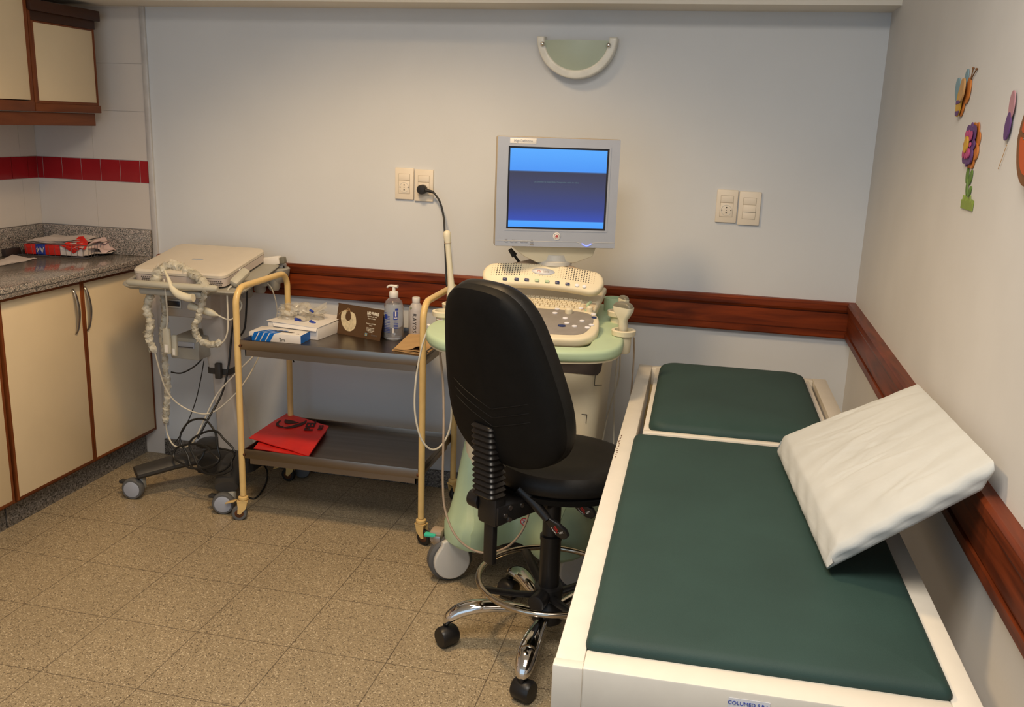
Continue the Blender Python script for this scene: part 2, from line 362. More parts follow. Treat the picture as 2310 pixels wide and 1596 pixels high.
# wood wall rails with moulded profile (depth, height)
ZR0, ZR1 = .779, .912
PROF = [(0, ZR0), (.022, ZR0), (.024, ZR0 + .004), (.024, ZR0 + .024), (.017, ZR0 + .0245), (.017, ZR0 + .028), (.020, ZR0 + .0285), (.020, ZR1 - .041), (.016, ZR1 - .0405), (.016, ZR1 - .037), (.024, ZR1 - .036), (.027, ZR1 - .028), (.027, ZR1 - .008), (.022, ZR1), (0, ZR1)]
mb = MB(); mb.loft([[Vector((x, -d, z)) for d, z in PROF] for x in (XT + .024, -.0)]); struct(mb, 'trim_3', 'mahogany_x', ang=20)
mb = MB(); mb.loft([[Vector((-d * 1.15, y, z)) for d, z in PROF] for y in (YB, -.0285)]); struct(mb, 'trim_4', 'mahogany_y', ang=20)

# ================================================================== WALL FITTINGS
# half round wall lamp
rt = root('wall_sconce', (-1.066, 0, 1.74), 'unlit half-round wall lamp with pale green glass high on back wall', 'wall lamp')
cx, zt = -1.066, 1.815
arc = [(cx + .146 * math.cos(a), zt + .145 * math.sin(a)) for a in [R(180 + 180 * i / 40) for i in range(41)]]
Mw = Matrix(((1, 0, 0, 0), (0, 0, -1, 0), (0, 1, 0, 0), (0, 0, 0, 1)))      # (x, z, depth) -> wall facing -y
inner = [(cx + .118 * math.cos(a), zt + .115 * math.sin(a)) for a in [R(360 - 180 * i / 40) for i in range(41)]]
MB().prism(arc + inner, 0, .06, Mw, bev=.006, seg=3).build('rim', 'sconce_rim', rt)
gl = MB()
rings = []
for j in range(9):
    f = j / 8; rings.append([Vector((cx + .1195 * (1 - f) * math.cos(a), -.052 - .022 * math.sin(f * PI / 2), zt - .012 + .113 * (1 - f) * math.sin(a))) for a in [R(180 + 180 * i / 32) for i in range(33)]])
gl.loft(rings, cap=True); gl.build('glass_shade', 'sconce_glass', rt)
MB().prism([(cx - .12, zt - .03), (cx + .12, zt - .03), (cx + .12, zt - .012), (cx - .12, zt - .012)], 0, .04, Mw).build('back_plate', 'sconce_rim', rt)
for q in ((1224, 99), (1373, 102)):
    p = P(*q, y=-.066); MB().sph(p, .0085).cyl(p, (p.x, -.02, p.z), .004).build('screw_knob', 'chrome', rt)

def plate(x0, x1, z0, z1, label, cat, kind, group=None):
    t = root('socket_plate' if kind == 'socket' or kind == 'plug' else 'switch_plate', ((x0 + x1) / 2, 0, (z0 + z1) / 2), label, cat, group=group)
    cx = (x0 + x1) / 2; cz = (z0 + z1) / 2
    MB().box(x0 + .001, x1 - .001, -.010, 0, z0, z1, .003).build('frame', 'plate_cream', t)
    w_, h_ = .0225, .038
    MB().box(cx - w_ - .0008, cx + w_ + .0008, -.0103, -.008, cz - h_ - .0008, cz + h_ + .0008).build('gap', 'plate_gap', t)
    if kind in ('socket', 'plug'):
        MB().box(cx - w_, cx + w_, -.0112, -.008, cz + .0135, cz + h_, .0008).build('blank_module', 'plate_cream', t)
        mb = MB(); mb.box(cx - w_, cx + w_, -.0112, -.008, cz - h_, cz + .0122, .0008); so = mb.build('socket_module', 'plate_cream', t)
        c = Vector((cx, -.0113, cz - .014))
        M = Matrix.Translation(c) @ Matrix.Rotation(PI / 2, 4, 'X')
        MB().lathe([(.0195, -.001), (.0195, .0006), (.0182, .0006), (.0172, -.0004), (.001, -.0004)], M).build('socket_well', 'plastic_grey_white', so)
        if kind == 'socket':
            mb = MB()
            for dx, dz, r in ((0, .0095, .0026), (0, -.0095, .0026), (0, 0, .0016), (-.0165, 0, .0022), (.0165, 0, .0022)):
                mb.cyl((c.x + dx, c.y - .0007, c.z + dz), (c.x + dx, c.y + .001, c.z + dz), r, seg=12)
            mb.build('pin_hole', 'socket_dark', so)
    else:
        MB().box(cx - w_, cx + w_, -.0112, -.008, cz + .0135, cz + h_, .0008).build('blank_module', 'plate_cream', t)
        MB().box(cx - w_, cx + w_, -.0112, -.008, cz - h_, cz - .0135, .0008).build('blank_module', 'plate_cream', t)
        Mr = Matrix.Translation((cx, -.011, cz)) @ Matrix.Rotation(R(-5), 4, 'X')
        MB().box(-w_, w_, -.002, .003, -.0127, .0127, .0008, M=Mr).build('rocker', 'plate_cream', t)
    return t
plate(-1.771, -1.692, 1.199, 1.321, 'cream double-height wall socket with empty outlet, left of the plugged one', 'wall socket', 'socket')
plate(-1.691, -1.612, 1.195, 1.318, 'cream wall socket with a black plug in it, left of the monitor', 'wall socket', 'plug')
plate(-.527, -.449, 1.177, 1.296, 'cream wall socket with empty round outlet, right of the monitor', 'wall socket', 'socket')
plate(-.447, -.367, 1.172, 1.293, 'cream light switch plate beside the right-hand wall socket', 'light switch', 'switch')

t = root('power_plug', (-1.64, -.03, 1.24), 'black round power plug with cord hanging down from left wall socket', 'power plug')
pc = Vector((-1.6515, -.010, 1.2425))
Mp = Matrix.Translation(pc) @ Matrix.Rotation(PI / 2, 4, 'X')
MB().lathe([(.0165, 0), (.0172, .012), (.0188, .016), (.0188, .030), (.015, .038), (.001, .040)], Mp).build('plug_body', 'rubber_black', t)
a_ = P(978, 434, y=-.034)
MB().tube(spline([(pc.x + .006, -.036, pc.z), (pc.x + .022, -.037, pc.z - .002), a_]), lambda f: .0075 - .002 * f).build('strain_relief', 'rubber_black', t)
MB().tube(spline([a_, P(992, 455, y=-.04), P(1000, 485, y=-.05), P(1003, 520, y=-.07), P(1006, 600, y=-.09), P(1012, 660, y=-.12), (-1.4, -.16, .62), (-1.3, -.12, .35)]), .0038).build('cord', 'cable_black', t)

# ================================================================== LEFT KITCHEN UNITS
XC = -2.9
def door(name_root, y0, y1, z0, z1, x, hy=None, parent=None):
    mb = MB(); mb.box(x - .018, x, y0, y1, z0, z1, .0015); d = mb.build('door', 'cream_laminate', parent)
    e = .010
    for b in ((y0 - e, y0), (y1, y1 + e)): MB().box(x - .018, x + .001, *b, z0 - e, z1 + e, .001).build('door_edge', 'cabinet_wood_z', d)
    for b in ((z0 - e, z0), (z1, z1 + e)): MB().box(x - .018, x + .001, y0, y1, *b, .001).build('door_edge', 'cabinet_wood_y', d)
    if hy is not None:
        pts = [(x + .002, hy, .832), (x + .014, hy, .81), (x + .024, hy, .745), (x + .014, hy, .68), (x + .002, hy, .657)]
        mb = MB(); mb.tube(spline(pts, 6), lambda f: .0045 + .003 * math.sin(f * PI), seg=10, flat=.6); mb.build('handle', 'bolt_metal', d)
def basecab(y0, y1, doors, label):
    t = root('base_cabinet', (XC - .25, (y0 + y1) / 2, 0), label, 'cabinet')
    MB().box(XL + .003, XC - .02, y0 + .001, y1 - .001, .10, .862).build('carcass', 'cabinet_wood_y', t)
    MB().box(XL + .003, XC - .055, y0 + .001, y1 - .001, 0, .10).build('plinth', 'terrazzo_base', t)
    for a, b, h in doors: door('d', a, b, .125, .845, XC, h, t)
    return t
basecab(-.862, -.004, [(-.418, -.016, -.462 + .045), (-.850, -.441, -.485)], 'cream base cabinet with two doors and bow handles below granite worktop')
basecab(-1.72, -.868, [(-1.292, -.885, None), (-1.71, -1.31, -1.35)], 'cream base cabinet at the left photo edge, beyond the two-handled one')
t = root('worktop', (-3.1, -.9, .88), 'speckled grey granite worktop with low upstand on the base cabinets', 'worktop')
MB().box(XL + .003, XC + .036, -2.0, -.004, .862, .90, .004).build('slab', 'granite', t)
MB().box(XC - .0, XC + .038, -2.0, -.004, .8795, .8805).build('joint_line', 'seam', t)
MB().box(XL + .003, XT - .004, -.024, -.004, .90, 1.011, .002).build('upstand', 'granite', t)
MB().box(XL + .003, XL + .023, -2.0, -.025, .90, 1.011, .002).build('upstand', 'granite', t)

# upper cabinets
XU = -3.02
t = root('wall_cabinet', (XU - .15, -.25, 1.52), 'small cream wall cabinet with dark wood frame next to back wall', 'cabinet')
MB().box(XL + .003, XU - .02, -.44, -.085, 1.50, 1.875, .002).build('carcass', 'dark_wood_y', t)
MB().box(XU - .02, XU, -.428, -.096, 1.528, 1.806, .001).build('door', 'cream_laminate', t)
MB().box(XU - .02, XU + .002, -.096, -.085, 1.518, 1.85, .001).build('door_frame', 'cabinet_wood_z', t); MB().box(XU - .02, XU + .002, -.452, -.428, 1.518, 1.85, .001).build('door_frame', 'cabinet_wood_z', t)
MB().box(XU - .02, XU + .002, -.428, -.096, 1.518, 1.528, .001).build('door_frame', 'cabinet_wood_y', t); MB().box(XU - .02, XU + .002, -.428, -.096, 1.806, 1.812, .001).build('door_frame', 'cabinet_wood_y', t)
MB().box(XL + .003, XU + .004, -.452, -.075, 1.488, 1.518, .002).build('bottom_rail', 'cabinet_wood_y', t)
MB().box(XU - .03, XU - .008, -1.2, -.10, 1.437, 1.486, .002).build('light_pelmet', 'cabinet_wood_y', t)
MB().box(XL + .003, XU + .004, -.44, -.08, 1.812, 1.85, .002).build('top_rail', 'dark_wood_y', t)
MB().box(XL + .003, XU + .016, -.45, -.06, 1.845, 1.885, .003).build('cornice', 'dark_wood_y', t)
t = root('wall_cabinet', (XU - .15, -.8, 1.52), 'tall cream wall cabinet cut by the top left photo corner', 'cabinet')
MB().box(XL + .003, XU - .02, -1.15, -.458, 1.50, 2.35, .002).build('carcass', 'dark_wood_y', t)
MB().box(XU - .02, XU, -.80, -.470, 1.528, 2.3, .001).build('door', 'cream_laminate', t)
MB().box(XU - .02, XU, -1.14, -.81, 1.528, 2.3, .001).build('door', 'cream_laminate', t)
MB().box(XU - .02, XU + .002, -.470, -.455, 1.50, 2.33, .001).build('door_frame', 'cabinet_wood_z', t)
MB().box(XL + .003, XU + .004, -1.15, -.456, 1.488, 1.525, .002).build('bottom_rail', 'cabinet_wood_y', t)
def sheet(mb, A, B, C_, D, n=10, amp=.004, th=.0006, seed=1, curl=None):
    "thin crumpled sheet over the quad A B C D (A-B front, D-C back)"
    rnd = random.Random(seed); A, B, C_, D = map(Vector, (A, B, C_, D)); g = []
    nn = (B - A).cross(D - A).normalized(); nn = nn if nn.z >= 0 else -nn
    ph = [rnd.uniform(0, 6) for _ in range(6)]
    t = bmesh.new()
    for k in (0, 1):
        gg = []
        for j in range(n + 1):
            row = []
            for i in range(n + 1):
                u, v = i / n, j / n; p = (A * (1 - u) + B * u) * (1 - v) + (D * (1 - u) + C_ * u) * v
                h = amp * (math.sin(u * 9 + ph[0] + v * 3) + math.sin(v * 8 + ph[1] - u * 5) + math.sin((u + v) * 14 + ph[2]) * .5) + amp * rnd.uniform(-.25, .25) * (k == 0)
                if curl: h += curl(u, v)
                if k == 0: row.append((p, h))
                else: row.append(None)
            gg.append(row)
        if k == 0: g = gg
    V0 = [[t.verts.new(p + nn * h) for p, h in r] for r in g]; V1 = [[t.verts.new(p + nn * (h - th)) for p, h in r] for r in g]
    for j in range(n):
        for i in range(n):
            t.faces.new((V0[j][i], V0[j][i + 1], V0[j + 1][i + 1], V0[j + 1][i])); t.faces.new((V1[j][i], V1[j + 1][i], V1[j + 1][i + 1], V1[j][i + 1]))
    for i in range(n):
        t.faces.new((V0[0][i], V1[0][i], V1[0][i + 1], V0[0][i + 1])); t.faces.new((V0[n][i], V0[n][i + 1], V1[n][i + 1], V1[n][i]))
        t.faces.new((V0[i][0], V0[i + 1][0], V1[i + 1][0], V1[i][0])); t.faces.new((V0[i][n], V1[i][n], V1[i + 1][n], V0[i + 1][n]))
    bmesh.ops.recalc_face_normals(t, faces=t.faces[:]); mb._merge(t); return mb

# ================================================================== THINGS ON THE WORKTOP
ZC = .9005
A = P(200, 583, z=.903); B = P(272, 562, z=.903); D = P(26, 573, z=.903); Cc = B + D - A
ctr = (A + Cc) / 2; up = Vector((0, 0, .052))
def out(p, k=1.05): return ctr + (p - ctr) * k
t = root('wire_basket', (ctr.x, ctr.y, .9), 'low open wire basket holding papers on the granite worktop', 'basket')
r4 = [out(q) + up for q in (A, B, Cc, D)]; b4 = [A, B, Cc, D]
mb = MB()
mb.tube(r4, .0016, 8, closed=True); mb.tube(b4, .0016, 8, closed=True)
for (a0, a1, c0, c1) in zip(b4, b4[1:] + b4[:1], r4, r4[1:] + r4[:1]):
    n = max(4, int((a1 - a0).length / .024))
    for i in range(n + 1): mb.cyl(a0.lerp(a1, i / n), c0.lerp(c1, i / n), .0009, seg=6)
for i in range(1, 9): mb.cyl(A.lerp(D, i / 9), B.lerp(Cc, i / 9), .0009, seg=6)
mb.build('wire_frame', 'wire', t)
ex = (A - D).normalized(); ey = Vector((-ex.y, ex.x, 0)); ey = ey if ey.y > 0 else -ey
dep = (B - A).length
Mr = basis(D + ex * .055 + ey * .012 + Vector((0, 0, .0035)), ex, ey)
LR = (A - D).length - .09
t = root('paper_ream', Mr.translation, 'torn red, white and blue packet of printer paper inside the wire basket', 'paper packet')
ROOTM[t.name] = Matrix.Translation(Mr.translation)
MB().box(0, LR, 0, .16, 0, .040, .003, M=Mr).build('paper_block', 'paper', t)
mb = MB(); mb.box(-.001, LR * .19, -.0012, .08, -.0005, .0412, .001, M=Mr); mb.box(LR * .36, LR * .62, -.0012, .08, -.0005, .0412, .001, M=Mr); mb.build('red_wrapper', 'paper_red', t)
MB().box(LR * .19, LR * .36, -.0013, .08, -.0005, .0413, .001, M=Mr).build('blue_wrapper', 'ink_blue', t)
text('A4', .032, Mr @ Matrix.Translation((LR * .275, -.0018, .021)) @ Matrix.Rotation(PI / 2, 4, 'X') @ Matrix.Rotation(PI, 4, 'Z'), 'paper', t, 'packet_lettering', bold=.0006)
mb = MB(); q = lambda u, v, z: Mr @ Vector((u * LR, v, z))
sheet(mb, q(.72, -.004, .046), q(1.05, -.006, .03), q(1.02, .05, .058), q(.80, .08, .075), 6, .004, seed=4)
sheet(mb, q(.62, -.006, .048), q(.86, -.006, .012), q(1.0, -.002, .034), q(.74, .0, .05), 5, .003, seed=9); mb.build('torn_flap', 'paper_red', t)
t = root('paper_stack', tuple(q(.5, .05, .05)), 'loose white forms lying on top of the paper packet', 'papers')
for i in range(4):
    mb = MB(); sheet(mb, q(-.02 + .02 * i, .0 + .004 * i, .045 + .003 * i), q(.95 - .05 * i, .01, .050 + .003 * i), q(1.02 - .04 * i, .21, .058 + .004 * i), q(.02 + .02 * i, .20, .052 + .003 * i), 8, .0022, seed=20 + i); mb.build('sheet', 'paper', t)
t = root('folded_leaflet', tuple(q(1.05, .1, .03)), 'crumpled pink and white leaflet at right end of the wire basket', 'leaflet')
mb = MB(); sheet(mb, q(1.0, .03, .035), q(1.20, .09, .008), q(1.26, .17, .012), q(.98, .2, .060), 8, .005, seed=33); mb.build('sheet', 'paper_pink', t)
mb = MB(); sheet(mb, q(1.02, .05, .055), q(1.14, .12, .045), q(1.16, .19, .05), q(.96, .2, .068), 8, .004, seed=35); mb.build('sheet', 'paper_pink', t)
mb = MB(); sheet(mb, q(.92, -.01, .006), q(1.22, .08, .006), q(1.26, .14, .008), q(1.0, .1, .010), 5, .002, seed=36); mb.build('sheet', 'paper', t)
t = root('paper_sheet', tuple(P(35, 588, z=.902)), 'single sheet of white paper lying at the front edge of the worktop', 'paper')
mb = MB(); sheet(mb, P(-60, 606, z=.902), P(10, 598, z=.902), P(84, 584, z=.903), P(28, 575, z=.905), 8, .0014, seed=40); mb.build('sheet', 'paper', t)
t = root('dark_box', tuple(P(2, 572, z=.9)), 'small dark brown box at the left photo edge beside the wire basket', 'box')
q0 = P(14, 580, z=.9); MB().box(q0.x - .16, q0.x, q0.y, q0.y + .09, .9, .93, .003).build('box', 'black_box_mat', t)

# ================================================================== SMALL CASTERS
def wheel(mb, c, r, wd, ang, hub=None):
    c = Vector(c); a = Vector((math.cos(ang), math.sin(ang), 0)); q = a.to_track_quat('Z', 'Y').to_matrix().to_4x4(); q.translation = c
    mb.lathe([(r * .55, -wd / 2), (r * .9, -wd / 2), (r, -wd * .3), (r, wd * .3), (r * .9, wd / 2), (r * .55, wd / 2)], q, 28)
def disc(mb, c, r, wd, ang, dome=.15):
    c = Vector(c); a = Vector((math.cos(ang), math.sin(ang), 0)); q = a.to_track_quat('Z', 'Y').to_matrix().to_4x4(); q.translation = c
    mb.lathe([(.001, -wd / 2), (r * .9, -wd / 2), (r, -wd / 2 + .001), (r, wd / 2 - .001), (r * .9, wd / 2), (.001, wd / 2 + r * dome * .2)], q, 28)

# ================================================================== PORTABLE ULTRASOUND CART
cart = root('equipment_cart', (-2.45, -.25, 0), 'grey wheeled cart with adjustable column carrying a laptop-size scanner beside cabinets', 'cart')
ctop = Matrix.Translation((-2.47, -.27, .888)) @ Matrix.Rotation(R(3), 4, 'Z') @ Matrix.Rotation(R(9), 4, 'X')
MB().rl([(-.026, .18, .14, .05), (-.012, .24, .185, .05), (0, .25, .195, .05), (.004, .247, .192, .05)], M=ctop).build('tray', 'cart_grey', cart)
a, b = P(286, 637, y=-.51), P(491, 652, y=-.49)
mb = MB(); mb.tube([a, a.lerp(b, .03), a.lerp(b, .5) + Vector((0, -.006, 0)), b.lerp(a, .03), b], [.006, .0125, .0125, .0125, .009], 14); mb.build('push_handle', 'probe_grey', cart)
mb = MB(); p0 = P(330, 655, y=-.44); mb.box(p0.x, p0.x + .26, -.49, -.38, .835, .86, .008); mb.build('handle_bracket', 'cart_grey', cart)
# right side probe rack
RKM = Matrix.Translation((-2.285, -.075, .875))
rk = MB().rl([(-.035, .055, .030, .02), (-.005, .075, .045, .03), (.022, .078, .048, .03), (.027, .074, .044, .03)], M=RKM).build('probe_rack', 'cart_grey', cart)
for px, py, yy in ((556, 638, -.115), (586, 628, -.10), (618, 622, -.09), (604, 612, -.06)):
    MB().lathe([(.018, -.06), (.024, -.05), (.027, 0), (.022, .002), (.018, -.03), (.001, -.03)], Matrix.Translation(P(px, py, y=yy))).build('cup', 'cart_grey', rk)
q1 = P(612, 600, y=-.045); MB().box(q1.x - .035, q1.x + .035, -.06, -.032, q1.z - .03, q1.z + .012, .01).build('rack_back', 'cart_grey', rk)
q1 = P(638, 604, y=-.05); MB().box(q1.x - .016, q1.x + .014, -.075, -.035, q1.z - .028, q1.z + .022, .01).build('rack_end', 'cart_light', rk)
k0 = P(591, 579, y=-.05); MB().box(k0.x - .008, k0.x + .008, -.06, -.042, k0.z - .03, k0.z + .010, .004).build('rack_knob', 'probe_grey', rk)
MB().box(-2.34, -2.27, -.14, -.09, .83, .86, .008).build('rack_arm', 'cart_grey', rk)
# middle unit with disc slot
mu = MB().box(-2.62, -2.40, -.34, -.14, .722, .838, .012).build('drive_housing', 'cart_light', cart)
s0 = P(377, 680, y=-.342); MB().box(s0.x, s0.x + .062, -.345, -.339, s0.z - .026, s0.z + .010, .006).build('slot_frame', 'plastic_grey_white', mu)
MB().box(s0.x + .004, s0.x + .056, -.347, -.344, s0.z - .017, s0.z + .004, .002).build('slot', 'black_bezel', mu)
# column
cm = MB(); cm.rl([(.50, .046, .05, .012, -2.435, -.2), (.72, .05, .055, .012, -2.445, -.22), (.84, .05, .055, .012, -2.445, -.22)]); cm.build('column_sleeve', 'cart_light', cart)
cm = MB(); cm.rl([(.478, .05, .054, .014, -2.435, -.2), (.502, .05, .054, .014, -2.435, -.2)]); cm.build('column_collar', 'cart_dark', cart)
cm = MB(); l0 = P(495, 835, y=-.26); cm.box(l0.x - .014, l0.x + .012, -.275, -.255, l0.z - .035, l0.z + .03, .004); cm.build('release_lever', 'cart_dark', cart)
cm = MB(); cm.rl([(.10, .06, .05, .012, -2.41, -.17), (.48, .038, .04, .012, -2.44, -.19)]); cm.build('lower_column', 'cart_light', cart)
mb = MB(); mb.rl([(.07, .11, .08, .04), (.115, .10, .075, .04), (.135, .075, .055, .03)], M=Matrix.Translation((-2.41, -.19, 0))); mb.build('base', 'cart_dark', cart)
for (x, y) in ((-2.685, -.475), (-2.275, -.50), (-2.16, -.075), (-2.62, -.07)):
    c0 = Vector((-2.41, -.19, .115)); c1 = Vector((x, y, .105)); m_ = c0.lerp(c1, .45) + Vector((0, 0, .018))
    mb = MB(); mb.tube(spline([c0, m_, c0.lerp(c1, .85) + Vector((0, 0, .006)), c1], 5), lambda f: .056 - .012 * f, 14, flat=.52); lg = mb.build('leg', 'cart_dark', cart)
    if y < -.4:
        an = R(-82) if x < -2.5 else R(-75)
        mb = MB(); wheel(mb, (x - .008, y - .01, .043), .043, .032, an); ca = mb.build('caster', 'rubber_grey', lg)
        mb = MB(); disc(mb, (x - .008 + .0125 * math.cos(an), y - .01 + .0125 * math.sin(an), .043), .032, .012, an); mb.build('hub_cap', 'monitor_silver', lg)
        mb = MB(); mb.box(x - .006, x + .028, y + .002, y + .03, .035, .085, .008); mb.build('caster_fork', 'cart_grey', lg)
        mb = MB(); mb.box(x - .078, x - .035, y - .005, y + .02, .052, .066, .005); mb.build('brake_tab', 'cart_dark', lg)
    else:
        mb = MB(); wheel(mb, (x, y, .037), .037, .03, R(-80)); mb.build('caster', 'rubber_grey', lg)

# laptop-size scanner, closed
sc = root('portable_scanner', (-2.47, -.27, .895), 'closed cream laptop-size ultrasound scanner resting on the grey cart', 'portable ultrasound')
ML = Matrix.Translation((-2.478, -.262, .8985))  @ Matrix.Rotation(R(2), 4, 'Z') @ Matrix.Rotation(R(9), 4, 'X')
MB().rl([(0, .178, .168, .022), (.004, .186, .176, .026), (.034, .189, .179, .028)], M=ML).build('body', 'laptop_pink', sc)
MB().rl([(.0335, .184, .174, .026), (.0365, .184, .174, .026)], M=ML).build('lid_gap', 'seam', sc)
MB().rl([(.0362, .190, .180, .028), (.046, .190, .180, .028), (.053, .184, .174, .026), (.055, .172, .162, .02), (.0552, .10, .09, .02)], M=ML).build('lid', 'laptop_cream', sc)
mb = MB()
for gx in (-.15, .125):
    for i in range(7):
        for j in range(3):
            x_ = gx + i * .008 + (j % 2) * .004; mb.box(x_ - .0023, x_ + .0023, -.1795, -.1775, .010 + j * .007, .0125 + j * .007, M=ML)
mb.build('vent', 'seam', sc)
MB().box(-.022, .022, -.03, -.018, .055, .0558, .0002, M=ML).build('logo_badge', 'monitor_silver', sc)
# printer on the cart
pr = root('thermal_printer', (-2.52, -.25, .55), 'small grey thermal printer hanging low on the cart column', 'printer')
MB().box(-2.588, -2.462, -.34, -.16, .553, .640, .006).build('case', 'cart_grey', pr)
MB().box(-2.575, -2.48, -.343, -.338, .600, .625, .002).build('paper_door', 'monitor_silver', pr)
MB().box(-2.572, -2.485, -.345, -.342, .603, .606).build('paper_slot', 'seam', pr)
bx = root('black_block', (-2.40, -.2, .56), 'black block beside the grey thermal printer on the cart', 'power adapter')
MB().box(-2.462, -2.425, -.24, -.16, .56, .645, .006).build('case', 'rubber_black', bx)  # plain black block filling the dark area between printer and column

# probes and connectors on the cart
def convex(name, label, base, d, side, s=1.0, mats=('probe_cream', 'probe_lens'), cable=None, cmat='cable_cream', hl=.075, group=None):
    "convex scanhead: handle from base along d, fan head widening along side"
    d = Vector(d).normalized(); M = basis(Vector(base), side, d)  # local x=side, y=d, z=thickness
    t = root(name, base, label, 'ultrasound probe', group=group)
    Q = M @ Matrix(((1, 0, 0, 0), (0, 0, 1, 0), (0, -1, 0, 0), (0, 0, 0, 1)))   # local z -> along d
    h = hl * s
    MB().rl([(-.012 * s, .006 * s, .006 * s, .006 * s), (0, .010 * s, .010 * s, .008 * s), (h * .35, .013 * s, .011 * s, .010 * s), (h * .8, .013 * s, .011 * s, .009 * s), (h, .020 * s, .012 * s, .009 * s), (h + .018 * s, .031 * s, .0135 * s, .009 * s), (h + .03 * s, .033 * s, .013 * s, .009 * s)], M=Q).build('handle', mats[0], t)
    MB().rl([(h + .0295 * s, .0325 * s, .0125 * s, .009 * s), (h + .036 * s, .030 * s, .012 * s, .008 * s), (h + .042 * s, .022 * s, .010 * s, .007 * s), (h + .045 * s, .010 * s, .006 * s, .004 * s)], M=Q).build('lens', mats[1], t)
    if cable: MB().tube(spline([Vector(base) - d * .008 * s] + cable, 8), .0028, 8).build('cable', cmat, t)
    return t
convex('ultrasound_probe', 'cream scanhead standing tilted in the cart rack, nearest the trolley handle', P(590, 628, y=-.115), (-.52, 0, .85), (.75, -.35, .45), .8, cable=[P(612, 650, y=-.13), P(624, 690, y=-.10), P(622, 720, y=-.10), P(596, 780, y=-.14), P(560, 850, y=-.3), P(520, 900, y=-.34), P(470, 934, y=-.36), P(415, 920, y=-.36), P(375, 880, y=-.40), P(350, 798, y=-.45)])
pt = root('ultrasound_probe', P(620, 590, y=-.085), 'white blocky scanhead lying across the back of the cart probe rack', 'ultrasound probe')
Mx = basis(P(616, 589, y=-.085), (1, 0, .16), (0, 1, 0)); MB().box(-.038, .034, -.016, .016, -.016, .018, .006, M=Mx).build('head', 'plastic_white', pt)
MB().box(.034, .055, -.013, .013, -.014, .012, .004, M=Mx).build('end_cap', 'probe_lens', pt)
MB().tube(spline([P(640, 600, y=-.08), P(645, 640, y=-.07), P(648, 700, y=-.06), P(640, 760, y=-.06), (-2.2, -.05, .5)]), .003).build('cable', 'cable_black', pt)
pt = root('probe_connector', P(540, 625, y=-.38), 'long grey probe connector leaning against right side of the closed scanner', 'probe connector')
a, b = P(560, 608, y=-.33), P(522, 645, y=-.42); Mx = basis((a + b) / 2, a - b, (0, 1, 0))
MB().box(-.045, .045, -.014, .014, -.018, .018, .010, M=Mx).build('shell', 'probe_grey', pt)
MB().box(.02, .03, -.0145, .0145, .017, .0195, .001, M=Mx).build('label_patch', 'plastic_white', pt)
MB().tube(spline([b, P(513, 660, y=-.43), P(514, 710, y=-.43), P(513, 750, y=-.44), P(500, 775, y=-.44), P(470, 780, y=-.44), P(445, 765, y=-.44)]), .0032).build('cable', 'cable_cream', pt)
pt = root('ultrasound_probe', P(400, 640, y=-.5), 'cream curved probe hanging head-down over the cart push handle', 'ultrasound probe')
MB().tube(spline([P(372, 612, y=-.47), P(380, 630, y=-.50), P(388, 650, y=-.515), P(402, 664, y=-.52), P(424, 672, y=-.52), P(436, 672, y=-.52)], 6), lambda f: .004 + .011 * min(1, f * 1.6) ** 1.3, 14).build('handle', 'probe_cream', pt)
pt = root('ultrasound_probe', P(460, 700, y=-.4), 'cream probe hanging sideways in front of the cart drive housing', 'ultrasound probe')
MB().tube(spline([P(428, 690, y=-.43), P(440, 694, y=-.43), P(470, 704, y=-.42), P(492, 712, y=-.41)], 5), [.014, .016, .016, .015, .014, .013, .013, .013, .014, .014, .0145, .014, .012, .009, .006, .004][:16], 14).build('handle', 'probe_cream', pt)
MB().tube(spline([P(490, 711, y=-.41), P(518, 722, y=-.40), P(536, 708, y=-.38), P(545, 690, y=-.36), P(540, 676, y=-.35)]), .003).build('cable', 'cable_cream', pt)
for (px, py, w_, h_, lab) in ((377, 770, .030, .10, 'flat grey probe connector hanging at far left of the cart, taller of the pair'), (394, 780, .022, .085, 'flat grey probe connector hanging beside the taller one, shorter of the pair')):
    p = P(px, py, y=-.45 if px < 380 else -.435); pt = root('probe_connector', p, lab, 'probe connector')
    MB().box(p.x - w_ / 2, p.x + w_ / 2, p.y - .008, p.y + .008, p.z - h_ / 2, p.z + h_ / 2, .006).build('shell', 'probe_grey', pt)
    MB().box(p.x - w_ * .22, p.x + w_ * .22, p.y - .0088, p.y - .007, p.z - h_ * .42, p.z - h_ * .12).build('label_patch', 'plastic_white', pt)
    if px < 380: MB().tube(spline([p + Vector((0, 0, .045)), P(378, 715, y=-.46), P(374, 664, y=-.49), P(370, 630, y=-.48)]), [.007, .005] + [.003] * 23, 8).build('cable', 'cable_cream', pt)

